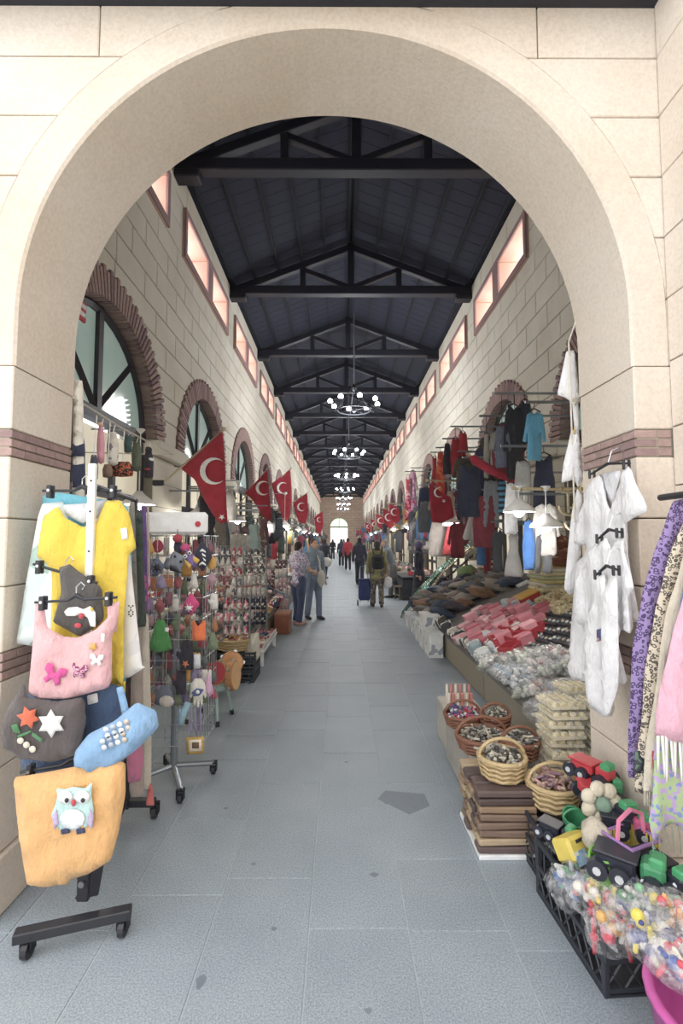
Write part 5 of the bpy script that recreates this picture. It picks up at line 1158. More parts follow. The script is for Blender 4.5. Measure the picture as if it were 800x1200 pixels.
for i in range(46):
    Y = rr.uniform(6.5, 15); X = rr.uniform(2.2, 2.95); z = rr.uniform(2.0, 3.3); w = rr.uniform(.35, .55); L = rr.uniform(.6, 1.0); h, nm = rr.choice([('#2f3340', 'black'), ('#3a4260', 'navy'), ('#6d7078', 'grey'), ('#8f3a48', 'wine red'), ('#c23a44', 'red'), ('#a9a49a', 'beige'), ('#4f7fae', 'blue'), ('#d9d6d2', 'white'), ('#5a5348', 'khaki')]); ty = rr.choice(['tee', 'coat', 'pants', 'dress', 'scarf'])
    x = 398 + X / Y * 550; s_ = 550 / Y; y = 633 - (z - 1.65) * s_
    MORE.append((ty, x - w / 2 * s_, x + w / 2 * s_, y, y + L * s_, Y, mat(h, 'cloth'), f"{nm} {dict(tee='shirt', coat='jacket', pants='trousers', dress='dress', scarf='scarf')[ty]} hanging deep in the clothes stall by the wall"))
hang_all([('coat', 612, 640, 482, 540, 4.95, mat('#5fb4dc', 'cloth'), 'sky blue zipped jacket hanging high by the brick arch'), ('coat', 588, 616, 476, 562, 5.6, BLACK2, 'long black jacket hanging inside the brick arch'), ('coat', 605, 624, 470, 520, 5.75, mat('#2f3444', 'cloth'), 'dark navy jacket behind the sky blue one'),
          ('coat', 572, 592, 505, 552, 6.2, mat('#a9a69e', 'cloth'), 'stone grey shirt hanging in the arch'), ('coat', 578, 598, 498, 548, 5.9, mat('#6d7488', 'cloth'), 'slate blue shirt hanging in the arch'), ('scarf', 566, 574, 508, 560, 6.3, mat('#b9b5aa', 'cloth'), 'pale scarf hanging at the edge of the arch'), ('coat', 596, 610, 488, 530, 5.8, mat('#3a3d48', 'cloth'), 'charcoal jacket with a white collar in the arch'),
          ('vest', 620, 654, 533, 604, 4.85, NAVY, 'navy sleeveless vest hanging under the sky blue jacket'), ('pants', 603, 622, 540, 610, 5.1, mat('#b4b3b0', 'cloth'), 'light grey trousers hanging beside the navy vest'), ('vest', 530, 570, 544, 606, 6.8, NAVY, 'wide navy sweater hanging from the rail end'), ('pants', 565, 585, 563, 618, 6.7, mat('#8f979f', 'cloth'), 'grey trousers hanging beside the navy sweater'),
          ('tee', 582, 594, 562, 602, 6.5, mat('#3a3f52', 'stripes', h2='#4fa0c8', s=4), 'black and turquoise striped shirt behind the lamp'), ('scarf', 590, 606, 566, 626, 5.2, mat('#e9eaee', 'cloth'), 'white folded shirt hanging beside the lamp over the leggings'), ('dress', 590, 613, 624, 676, 5.5, mat('#c4c3c2', 'cloth'), 'pale grey child leggings hanging below the lamp'),
          ('coat', 622, 656, 590, 652, 4.7, mat('#eceae8', 'cloth'), 'white hooded top hanging behind the lamp'), ('scarf', 612, 626, 610, 668, 5.0, mat('#3f7fd0', 'cloth'), 'royal blue scarf hanging beside the white hooded top'), ('pants', 626, 646, 628, 672, 4.9, mat('#6d6f74', 'cloth'), 'dark grey trousers under the white hooded top'), ('tee', 575, 592, 620, 670, 6.4, mat('#4d5258', 'cloth'), 'charcoal shirt hanging low behind the leggings'),
          ('coat', 535, 549, 506, 552, 8.2, mat('#c2323f', 'cloth'), 'bright red jacket hanging in front of the arch'), ('coat', 527, 540, 513, 560, 8.6, mat('#b42c3c', 'cloth'), 'crimson jacket next to the bright red one'), ('scarf', 519, 529, 520, 556, 9.0, mat('#3a3340', 'cloth'), 'black scarf beside the crimson jacket'), ('scarf', 511, 521, 530, 580, 9.5, mat('#d24a33', 'floral', h2='#e87a4a', h3='#b52f3a', s=16), 'orange-red patterned dress cloth hanging by the flag'), ('dress', 504, 514, 535, 570, 10.2, mat('#c23a46', 'cloth'), 'red dress hanging behind the patterned cloth'),
          ('scarf', 522, 532, 575, 600, 8.8, mat('#d8c4b4', 'cloth'), 'beige scarf hanging under the red jackets'), ('dress', 473, 483, 556, 610, 15.5, mat('#c93a56', 'floral', h2='#e88aa0', h3='#f0d0d8', s=12), 'red and pink flowered dress hanging by the arches'), ('dress', 481, 489, 552, 600, 14.6, mat('#b06a9a', 'floral', h2='#d9a0c4', h3='#c23a56', s=12), 'pink and mauve dress hanging beside the flowered one'), ('pants', 478, 488, 600, 640, 14.2, mat('#4a4a55', 'cloth'), 'charcoal trousers hanging under the mauve dress'),
          ('dress', 490, 500, 592, 630, 13.0, mat('#c42f3e', 'cloth'), 'small red dress hanging under the rail'), ('tee', 486, 494, 598, 622, 13.4, mat('#d9cf6a', 'cloth'), 'yellow shirt hanging beside the small red dress'), ('pants', 503, 513, 608, 650, 11.2, mat('#3f7fae', 'cloth'), 'blue trousers hanging under the red flag'), ('dress', 513, 526, 606, 640, 11.0, mat('#d4d4dc', 'cloth'), 'white dress hanging under the red flag'), ('scarf', 523, 531, 604, 642, 10.8, mat('#b8509a', 'cloth'), 'magenta scarf hanging under the red flag'),
          ('scarf', 533, 541, 600, 652, 10.0, mat('#4a3340', 'cloth'), 'plum scarf hanging before the light'), ('scarf', 541, 549, 600, 640, 9.8, mat('#2e2f3a', 'cloth'), 'black scarf hanging before the light'), ('tee', 546, 562, 602, 640, 9.4, mat('#a9b2a8', 'cloth'), 'sage grey shirt hanging below the navy sweater'), ('tee', 556, 572, 616, 662, 8.6, mat('#3f78b8', 'cloth'), 'blue shirt with a white hem hanging low'), ('scarf', 566, 576, 628, 672, 8.2, mat('#8f3040', 'cloth'), 'dark red cloth hanging low by the blue shirt')] + MORE, XR, 'right')
# bamboo pole, lamps, anchors
bp = obj('bamboo_pole', MB().tube([(1.62, 4.4, 2.14), (2.0, 4.42, 2.13), (3.16, 4.5, 2.17)], .014, 8), mat('#dccb9a', 'wood', .5), label='pale bamboo pole carrying the two market lamps', cat='pole')
for k in range(5): obj('node_ring', MB().tube([(1.7 + k * .2, 4.405 + k * .012, 2.135), (1.715 + k * .2, 4.405 + k * .012, 2.135)], .019, 8), mat('#b59a64', 'wood', .5), bp)
SHADE = mat('#f4f3ee', 'plain', .5)
def lamp(x, y, z, lab, group=None, watt=5, s=1.0, cord=.3, XW=None):
    t = empty('pendant_lamp', (x, y, z), label=lab, cat='lamp', group=group)
    obj('cord', MB().tube([(0, 0, .1 * s), (0, 0, cord)], .006, 5), WHT, t, False, True); obj('shade', MB().lathe([(.03 * s, .13 * s), (.05 * s, .1 * s), (.14 * s, .03 * s), (.15 * s, .0), (.145 * s, .0), (.045 * s, .09 * s)], n=16), SHADE, t, True, True)
    obj('bulb', MB().ball((0, 0, .0), .05 * s, 10, 8), GLOBE, t, True, True); obj('ceiling_cup', MB().lathe([(.01, cord - .05), (.045, cord - .01), (.045, cord)], n=10), WHT, t, False, True)
    if XW: obj('wall_arm', MB().tube([(0, 0, cord), (XW - x, 0, cord)], .01, 5), GRY, t, False, True)
    l = bpy.data.lights.new('lamp_light', 'POINT'); l.energy = watt; l.color = (1, .95, .86); l.shadow_soft_size = .06
    lo = bpy.data.objects.new('light', l); COL.objects.link(lo); lo.parent = t; lo.location = (0, 0, -.09 * s)
    return t
a = pY(608, 600, 4.42); lamp(a.x, 4.42, a.z, 'white shaded lamp hanging from the bamboo pole beside the white shirt', cord=2.16 - a.z)
a = pY(640, 618, 4.42); lamp(a.x, 4.42, a.z, 'white shaded lamp hanging from the bamboo pole before the hooded top', cord=2.16 - a.z)
for i, (x, y, lab) in enumerate([(665, 572, 'small wooden anchor ornament hanging from the bamboo pole'), (672, 590, 'second wooden anchor ornament behind the first')]):
    a = pY(x, y, 4.46); t = empty('anchor_ornament', (a.x, a.y, a.z - .28), label=lab, cat='ornament')
    obj('shank', MB().box((0, 0, .16), (.025, .012, .24), b=.004), mat('#e6d6b0', 'wood', .5), t, local=True); obj('stock', MB().box((0, 0, .24), (.12, .012, .022), b=.004), mat('#e6d6b0', 'wood', .5), t, local=True)
    obj('arms', MB().tube([(.09 * math.cos(q), 0, .11 + .09 * math.sin(q)) for q in [PI + PI * k / 10 for k in range(11)]], .012, 6), mat('#e6d6b0', 'wood', .5), t, local=True); obj('cord', MB().tube([(0, 0, .28), (0, 0, .6)], .003, 4), WHT, t, local=True)
# ================================================================ flags
FRED = mat('#b41f36', 'cloth')
def flag(px, Y, wall, base, tip, label, moon=None, st=None, grp=None):
    a = pX(*base, wall); b = pY(*tip, Y); a = Vector((wall, Y, pY(base[0], base[1], Y).z))
    t = empty('flag', (wall, Y, a.z), label=label, cat='flag', group=grp)
    obj('pole', MB().tube([a, b], .014 if Y < 12 else .02, 6), mat('#cbb893', 'wood', .5), t); obj('wall_socket', MB().box((wall + (-.06 if wall < 0 else .01), Y, a.z), (.16, .06, .08), b=.008), BLK, t); obj('finial', MB().ball(b, .03, 8, 6), mat('#d9c8a0'), t)
    cl = soft('cloth', px, Y, .02, FRED, t, fold=.03, ff=9, res=.06, off=-.02)
    if moon:
        x, y, r = moon; pts = [(x + r * math.cos(q), y + r * math.sin(q)) for q in [.75 + (2 * PI - 1.5) * k / 14 for k in range(15)]] + [(x + r * .24 + r * .84 * math.cos(q), y + r * .84 * math.sin(q)) for q in [2 * PI - .95 - (2 * PI - 1.9) * k / 12 for k in range(13)]]
        soft('crescent', pts, Y - .075, .008, WHT, cl, rnd=0, res=.04)
    if st: soft('star', star(*st), Y - .075, .008, WHT, cl, rnd=0, res=.04)
flag([(213, 550), (222, 540), (240, 524), (261, 505), (264, 540), (266, 590), (267, 611), (258, 614), (250, 604), (238, 584), (228, 562)], 6.6, -2.5, (180, 566), (263, 503), 'largest red flag with a white crescent, on a pole over the gift stand', (250, 552, 16), (260, 606, 4, 1.7))
flag([(287, 578), (300, 565), (313, 549), (316, 580), (318, 608), (311, 614), (304, 598), (295, 585)], 11.4, -2.5, (272, 594), (315, 547), 'red crescent flag beyond the largest one', (308, 572, 8.5))
flag([(318, 567), (330, 558), (340, 550), (342, 575), (340, 606), (333, 613), (327, 595), (321, 578)], 15.2, -2.5, (304, 579), (341, 549), 'red crescent flag with a star above the woman in the flowered top', (331, 572, 7), (335, 578, 2.4, 1))
flag([(343, 590), (352, 583), (360, 578), (361, 600), (358, 614), (350, 612), (346, 600)], 19, -2.5, (328, 600), (361, 577), 'red crescent flag above the person with the white bag', (353, 594, 5))
flag([(368, 606), (378, 599), (379, 614), (375, 628), (370, 622)], 32, -2.5, (355, 616), (379, 598), 'small red flag far down the hall near the doorway', (374, 609, 3))
flag([(502, 566), (514, 575), (528, 583), (532, 606), (518, 613), (505, 612), (503, 590)], 8.4, 3.15, (606, 566), (500, 563), 'red flag with a crescent drooping among the hanging clothes', (514, 577, 6), (520, 587, 2.6, 1.1))
for i, (x, y, Y, s) in enumerate([(448, 596, 18, 1), (440, 602, 23, .8), (455, 590, 16, 1), (434, 608, 29, .65), (428, 612, 36, .5)]):
    flag([(x, y), (x + 12 * s, y + 5 * s), (x + 14 * s, y + 20 * s), (x + 9 * s, y + 24 * s), (x + 2 * s, y + 18 * s)], Y, 3.15, (398 + 3.15 / Y * 550, y + 8), (x - 1, y - 1), 'small red crescent flag over the stalls behind the shoppers', (x + 7 * s, y + 10 * s, 4.5 * s), grp='small red flags over the stalls behind the shoppers')
t = empty('flag', (3.15, 6.1, 1.9), label='rolled red flag slanting in front of the navy sweater', cat='flag')
a, b = pY(546, 531, 6.1), pY(650, 594, 6.1); b = a + (b - a) * ((3.15 - a.x) / (b.x - a.x)); obj('pole', MB().tube([a, b], .013, 6), mat('#cbb893', 'wood', .5), t)
soft('cloth', [(548, 536), (556, 533), (570, 543), (588, 553), (606, 563), (602, 570), (590, 563), (572, 556), (552, 544)], 6.1, .05, FRED, t, res=.05, off=-.03)
# ================================================================ left stalls
def lslope(px, py, h=0):
    d = ray(px, py); t = (.30 - .43 * .95 + h - CAMH) / (d[2] + .43 * d[0]); return Vector((d[0] * t, d[1] * t, CAMH + d[2] * t))
LA = math.atan(.43)
def lz(x): return .30 + .43 * (-.95 - x)
def left_table(y0, y1, m, pm, label, x0=-1.02):
    t = empty('display_table', (-1.5, (y0 + y1) / 2, 0), label=label, cat='table'); c = (y0 + y1) / 2; L = y1 - y0 - .03
    f = lambda u, v, d: (u, c + v, lz(u) + d)
    obj('sloping_top', MB().prism([(x0, -L / 2), (-2.5, -L / 2), (-2.5, L / 2), (x0, L / 2)], f, 0, -.03), m, t); obj('front_panel', MB().box((x0 - .02, c, .15), (.02, L, .28), b=.003), pm, t)
    for y in (-L / 2 + .03, L / 2 - .03): obj('leg', MB().box((-2.45, c + y, .45), (.05, .05, .88)), pm, t)
left_table(4.9, 6.2, mat('#5f5a58', 'cloth'), mat('#6d675f', 'wood', .6), 'sloping table of gifts behind the drum stool', -1.5); left_table(6.25, 7.9, mat('#6a6664', 'cloth'), mat('#a39a8c', 'wood', .6), 'sloping table of gifts with the white bench before it', -1.3); left_table(7.95, 9.9, mat('#6a5f5c', 'cloth'), mat('#8a6a50', 'wood', .6), 'sloping table of gifts beside the woman in the flowered top', -1.2); left_table(9.95, 13, mat('#5f5f66', 'cloth'), mat('#77706a', 'wood', .6), 'sloping table of gifts beyond the woman in the flowered top', -1.25)
# crates with a straw basket
for k in range(3): crate(-1.24, 5.75, k * .115, .5, .42, .115, .03 * k, f"black crate {('at the bottom of', 'in the middle of', 'on top of')[k]} the pile under the straw tray")
basket((-1.26, 5.72, .35), .23, .13, STRAW, 'wide straw basket of felt flowers on the black crates', ('#d9b25a', '#e2806a', '#e9e4d4', '#4a4a50', '#c94a50'), False)
soft('cloth_sack', [(288, 745), (303, 740), (305, 768), (300, 775), (286, 776)], 5.65, .12, mat('#e2ddcc', 'cloth'), label='white cloth sack beside the straw basket', cat='sack', res=.05)
bn = empty('bench', (-1.13, 6.85, 0), label='low white bench with trays of trinkets along the aisle', cat='bench')
obj('seat_board', MB().box((-1.13, 6.85, .2), (.3, 1.3, .03), b=.006), WHT, bn)
for x in (-1.24, -1.02):
    for y in (6.28, 7.42): obj('leg', MB().box((x, y, .0925), (.04, .04, .185)), WHT, bn)
rr = random.Random(64); CG = [('#e08a9a', 'pink'), ('#c93a4a', 'red'), ('#d9d4cc', 'off-white'), ('#4a4a55', 'charcoal'), ('#8f7a6a', 'brown'), ('#c9a86a', 'tan'), ('#7f8f9a', 'blue-grey'), ('#b5646a', 'dusty red'), ('#e9c9c4', 'blush'), ('#6a4a50', 'maroon'), ('#9fa88f', 'sage'), ('#3f4a66', 'navy'), ('#f0ece4', 'white')]
for j in range(8):
    h, nm = rr.choice(CG); y = 6.3 + j * .155; o = obj('trinket_tray', MB().box((-1.13, y, .225), (.27, .145, .02), b=.003).box((-1.26, y, .245), (.01, .145, .05)).box((-1.0, y, .245), (.01, .145, .05)), mat('#d8d4cc'), label=f'white tray of {nm} trinkets on the low bench', cat='tray', group='trays on the low white bench')
    mm = MB()
    for k in range(14): mm.ball((-1.13 + rr.uniform(-.11, .11), y + rr.uniform(-.06, .06), .25 + rr.random() * .02), .018, 6, 4)
    obj('trinkets', mm, mat(h), o, kind='stuff')
# goods on the sloping tables
def item(x, y, z, kind, h, nm, rot, grp, seed, ang, where):
    M = Matrix.Translation((x, y, z)) @ Matrix.Rotation(ang, 4, 'Y') @ Matrix.Rotation(rot, 4, 'Z')
    lab = lambda k: f'{nm} {k} {where}'
    if kind == 'box': o = obj('gift_box', MB().box((0, 0, .05), (.15, .12, .1), b=.006).xf(M), mat(h), label=lab('small gift box'), cat='box', group=grp); obj('lid', MB().box((0, 0, .1), (.158, .128, .025), b=.004).xf(M), mat(h), o)
    elif kind == 'pack': o = obj('gift_packet', puff([(-.07, -.1), (.07, -.1), (.07, .1), (-.07, .1)], .05, .05, seed=seed).xf(M @ Matrix.Rotation(-1.0, 4, 'X') @ Matrix.Translation((0, 0, .1))), mat(h, 'floral', h2='#e6e2dc', h3=h, s=26), smooth=True, label=lab('patterned packet'), cat='packet', group=grp)
    elif kind == 'doll':
        o = obj('doll', MB().lathe([(.05, 0), (.055, .03), (.03, .1), (.025, .13), (.01, .15)], n=10).xf(M), mat(h, 'cloth'), smooth=True, label=lab('little cloth doll'), cat='doll', group=grp); obj('head', MB().ball((0, 0, .165), .03, 8, 6).xf(M), mat('#e3bd9f'), o)
    elif kind == 'jar':
        o = obj('jar', MB().lathe([(.04, 0), (.055, .02), (.058, .08), (.035, .11), (.035, .13)], n=12).xf(M), mat(h, 'plain', .3), smooth=True, label=lab('small painted jar'), cat='jar', group=grp); obj('lid', MB().lathe([(.04, .13), (.042, .15), (.015, .165)], n=10).xf(M), mat('#d9c9a4'), o)
    else: blob('plush_toy', (x, y, z + .05), .07, mat(h, 'cloth'), lab('plush toy'), 'plush toy', (1, 1, .9), seed=seed, group=grp, n=9, k=6, rough=.2)
n = 0
for y0, y1, xa, where in ((4.95, 6.15, -1.55, 'on the table behind the drum stool'), (6.3, 7.85, -1.35, 'on the table behind the white bench'), (8.0, 9.85, -1.25, 'on the table beside the woman in the flowered top'), (10, 12.9, -1.3, 'on the table beyond the woman in the flowered top')):
    y = y0 + .08
    while y < y1:
        x = xa
        while x > -2.4:
            h, nm = rr.choice(CG); item(x + rr.uniform(-.03, .03), y, lz(x) + .003, rr.choice(['box', 'pack', 'doll', 'jar', 'plush', 'pack', 'box']), h, nm, rr.uniform(-.5, .5), 'gifts ' + where, n, LA, where); n += 1; x -= .21
        y += .27 if y < 9.9 else .4
# wire racks of packets facing the entrance
def wire_rack(x0, x1, y0, y1, Y, nx, ny, cols, label, plabel, grp, sh='sq'):
    a, b = pY(x0, y0, Y), pY(x1, y1, Y); z0 = 0
    t = empty('wire_rack', ((a.x + b.x) / 2, Y, z0), label=label, cat='rack'); m = MB()
    for i in range(nx + 1): x = a.x + (b.x - a.x) * i / nx; m.tube([(x, Y, b.z - .05), (x, Y, a.z)], .004, 4)
    for j in range(ny + 1): z = a.z + (b.z - .05 - a.z) * j / ny; m.tube([(a.x, Y, z), (b.x, Y, z)], .004, 4)
    obj('wire_grid', m, CHROME, t)
    for x in (a.x, b.x): zb = max(0, lz(x) + .005) if x < -1.25 else 0; obj('upright', MB().tube([(x, Y + .02, zb), (x, Y + .02, a.z + .04)], .012, 6), GRY, t); obj('foot', MB().box((x, Y + .02, zb + .012), (.04, .3, .024)), GRY, t)
    w = (b.x - a.x) / nx; hh = (a.z - b.z) / ny; cache = {}
    for j in range(ny):
        for i in range(nx):
            h, nm = rr.choice(cols)
            if h not in cache: cache[h] = mesh_of(puff([(u * w * .88, -v * hh * .86) for u, v in SHP[sh]], .035, .08, seed=i), mat(h, 'floral', h2=h, h3='#d9d6d0', s=40), True, 'packet')
            inst('packet', cache[h], (a.x + w * (i + .5), Y - .03, a.z - hh * (j + .52)), (0, rr.uniform(-.08, .08), 0), label=f'{nm} {plabel}', cat='packet', group=grp)
wire_rack(277, 311, 642, 672, 7.95, 5, 3, [('#4a4a50', 'black'), ('#6f706f', 'grey'), ('#5a544c', 'dark brown')], 'wire rack of dark packets below the second flag', 'hanging packet on the rack below the second flag', 'packets on the rack below the second flag')
wire_rack(279, 312, 674, 700, 7.6, 6, 2, [('#b5b4ac', 'silver'), ('#cfcdc4', 'pale'), ('#9a9a94', 'grey')], 'wire rack of silvery packets behind the straw basket', 'hanging packet on the silvery rack', 'packets on the silvery rack'); wire_rack(282, 312, 698, 732, 7.2, 5, 2, [('#33343c', 'black'), ('#3c4256', 'navy')], 'wire rack of black packets behind the straw basket', 'hanging packet on the low black rack', 'packets on the low black rack')
wire_rack(252, 284, 640, 700, 6.3, 5, 5, [('#e9e6e2', 'white'), ('#d9b0b8', 'pink'), ('#8a5a64', 'maroon'), ('#5f6a72', 'slate'), ('#b53a46', 'red'), ('#cfcabf', 'cream')], 'wire rack of small bags right behind the gift stand', 'small bag on the rack behind the gift stand', 'small bags on the rack behind the gift stand', 'bell')
wire_rack(262, 292, 700, 745, 5.6, 4, 3, [('#e07f92', 'pink'), ('#d9556a', 'coral'), ('#e6a0a8', 'blush'), ('#7f8f6a', 'sage')], 'wire rack of pink pouches above the straw basket', 'pink-toned pouch on the rack above the straw basket', 'pouches on the rack above the straw basket', 'drop')
wire_rack(313, 336, 655, 700, 10.2, 5, 4, [('#b5646a', 'dusty red'), ('#6a4a50', 'maroon'), ('#d9d0c8', 'white'), ('#c9a0a0', 'rose')], 'wire rack of red packets before the woman in the flowered top', 'hanging packet on the red rack', 'packets on the red rack'); wire_rack(318, 338, 700, 728, 9.95, 4, 2, [('#c9808a', 'rose'), ('#d9b0b0', 'blush'), ('#a0505a', 'wine')], 'low wire rack of rose packets by the aisle', 'hanging packet on the low rose rack', 'packets on the low rose rack')
o = obj('carton', MB().box((-1.02, 8.6, .17), (.26, .5, .34), b=.01), mat('#9a5a3c', 'cloth'), label='rust brown box by the aisle near the bench end', cat='carton'); obj('lid', MB().box((-1.02, 8.6, .34), (.27, .51, .03), b=.004), mat('#a86a48'), o)
# bags, scarves and strings hung before the shops
def line_goods(Y0, Y1, n, xr, zr_, XW, cols, tys, where, grp, seed, step=.9):
    rr = random.Random(seed); its = []
    for i in range(n):
        Y = Y0 + (Y1 - Y0) * i / n; Y = Y0 + round((Y - Y0) / step) * step; X = rr.uniform(*xr); z = rr.uniform(*zr_); w = rr.uniform(.25, .45); L = rr.uniform(.4, .85); h, nm = rr.choice(cols); ty = rr.choice(tys)
        x = 398 + X / Y * 550; s_ = 550 / Y; y = 633 - (z - 1.65) * s_
        its.append((ty, x - w / 2 * s_, x + w / 2 * s_, y, y + L * s_, Y, mat(h, 'cloth'), f"{nm} {dict(tee='shirt', coat='jacket', pants='trousers', dress='dress', scarf='scarf', vest='vest')[ty]} {where} deep in its row"))
    hang_all(its, XW, '')
DARKS = [('#33353f', 'black'), ('#4a4f5a', 'charcoal'), ('#6a6f74', 'grey'), ('#8a8478', 'taupe'), ('#5a6a66', 'grey-green'), ('#d9d6cf', 'white'), ('#7a5a60', 'plum'), ('#b9ad94', 'beige')]
MIX = DARKS + [('#c9384a', 'red'), ('#4f7fae', 'blue'), ('#c9a04a', 'ochre'), ('#a0506a', 'raspberry')]
line_goods(7.2, 12.6, 34, (-2.5, -1.75), (1.75, 2.5), XL, DARKS, ['scarf', 'scarf', 'dress', 'vest'], 'hanging before the gift shops', 'g', 5)
line_goods(12.5, 30, 40, (-2.5, -1.6), (1.7, 2.6), XL, MIX, ['scarf', 'tee', 'dress', 'vest', 'coat'], 'hanging before the farther gift shops', 'g', 6, 1.5); line_goods(15, 32, 40, (2.0, 3.0), (1.9, 3.0), XR, MIX, ['scarf', 'tee', 'dress', 'coat', 'pants'], 'hanging before the farther clothes shops', 'g', 7, 1.5)
line_goods(32, 60, 30, (-2.5, -1.5), (1.8, 2.8), XL, MIX, ['scarf', 'dress', 'coat'], 'hanging at the end of the gift row', 'g', 8, 3); line_goods(33, 60, 30, (1.9, 3.0), (1.9, 3.0), XR, MIX, ['scarf', 'dress', 'coat'], 'hanging at the end of the clothes row', 'g', 9, 3)
# farther tables on both sides
def far_table(x, y, L, W, h, hc, lab, grp):
    t = empty('market_table', (x, y, 0), label=lab, cat='table', group=grp); obj('top', MB().box((0, 0, h), (W, L, .04), b=.006), mat(hc, 'cloth'), t, False, True); obj('skirt_cloth', MB().box((0, 0, h / 2 - .02), (W - .03, L - .03, h - .05)), mat(hc, 'cloth'), t, False, True)
rr = random.Random(71)
for side, xc, xw, name in ((-1, -1.9, 1.15, 'gift'), (1, 2.35, 1.3, 'clothes')):
    y = 13.6 if side < 0 else 12.9
    while y < 60:
        hc, nm = rr.choice(DARKS); far_table(xc, y + .9, 1.75, xw, .62, hc, f'{nm} covered market table in the far {name} row', f'covered tables in the far {name} row')
        for k in range(9 if y < 30 else 5):
            h, nm = rr.choice(MIX + CG); item(xc + rr.uniform(-.45, .45), y + .15 + (1.5 * k / (9 if y < 30 else 5)), .645, rr.choice(['box', 'plush', 'box', 'pack']), h, nm, rr.uniform(-.5, .5), f'goods on the far {name} tables', k, 0, f'on a covered table in the far {name} row')
        if y < 45: lamp(xc + rr.uniform(-.2, .3) * side, y + 1, 2.1, f'white shaded lamp glowing over the far {name} row', f'lamps over the far {name} row', 8, 1.1, 1.0, XL if side < 0 else XR)
        y += 1.9 if y < 24 else 3.4
for x, y in ((-2.25, 7.4), (-2.0, 9.2), (-1.8, 11.5), (-2.1, 4.9)): lamp(x, y, 2.02, 'white shaded lamp glowing among the hanging goods of the gift shops', 'lamps of the gift shops', 12, 1.1, .8, XL)
for x, y in ((2.4, 12.2), (2.3, 9.6)): lamp(x, y, 2.0, 'white shaded lamp glowing behind the red flag', 'lamps behind the red flag', 12, 1.1, .8, XR)
# small stools by the clothes row
def wood_stool(x, y, lab):
    t = empty('stool', (x, y, 0), .3, label=lab, cat='stool'); w = mat('#8a7a66', 'wood', .5); obj('seat', MB().box((0, 0, .36), (.36, .36, .03), b=.006), w, t, False, True)
    for sx in (-1, 1):
        for sy in (-1, 1): obj('leg', MB().box((sx * .15, sy * .15, .172), (.035, .035, .344)), w, t, False, True)
        obj('stretcher', MB().box((sx * .15, 0, .12), (.025, .28, .025)), w, t, False, True)
wood_stool(1.75, 13.2, 'low wooden stool at the clothes row beside the grey jacket man')
sg_ = obj('sign_board', MB().box((-2.56, 4.42, 3.92), (.03, .36, .2), b=.006), RED, label='small red and white sign on the first arch window', cat='sign')
for z in (3.88, 3.96): obj('white_stripe', MB().box((-2.54, 4.42, z), (.012, .3, .045)), WHT, sg_)
# ================================================================ people
def remesh(mb, vox, m, name, parent, it=2):
    me = bpy.data.meshes.new('tmp'); me.from_pydata(mb.v, [], mb.f); o = bpy.data.objects.new('tmp', me); COL.objects.link(o)
    r = o.modifiers.new('r', 'REMESH'); r.mode = 'VOXEL'; r.voxel_size = vox; s = o.modifiers.new('s', 'SMOOTH'); s.iterations = it; s.factor = .5
    PENDING.append((o, m, name, parent))
PENDING = []
def finish_remesh():                       # one evaluation for all the people
    dg = bpy.context.evaluated_depsgraph_get(); done = [bpy.data.meshes.new_from_object(o.evaluated_get(dg)) for o, *_ in PENDING]
    for (o, m, name, parent), ne in zip(PENDING, done):
        me = o.data; bpy.data.objects.remove(o); bpy.data.meshes.remove(me)
        ne.name = name; ne.materials.clear(); ne.materials.append(m); ne.polygons.foreach_set('use_smooth', [True] * len(ne.polygons))
        q = bpy.data.objects.new(name, ne); COL.objects.link(q); q.parent = parent
def caps(mb, pts, rs, n=10):
    mb.tube(pts, rs, n)
    for p, r in zip(pts, rs): mb.ball(p, r, n, 6)
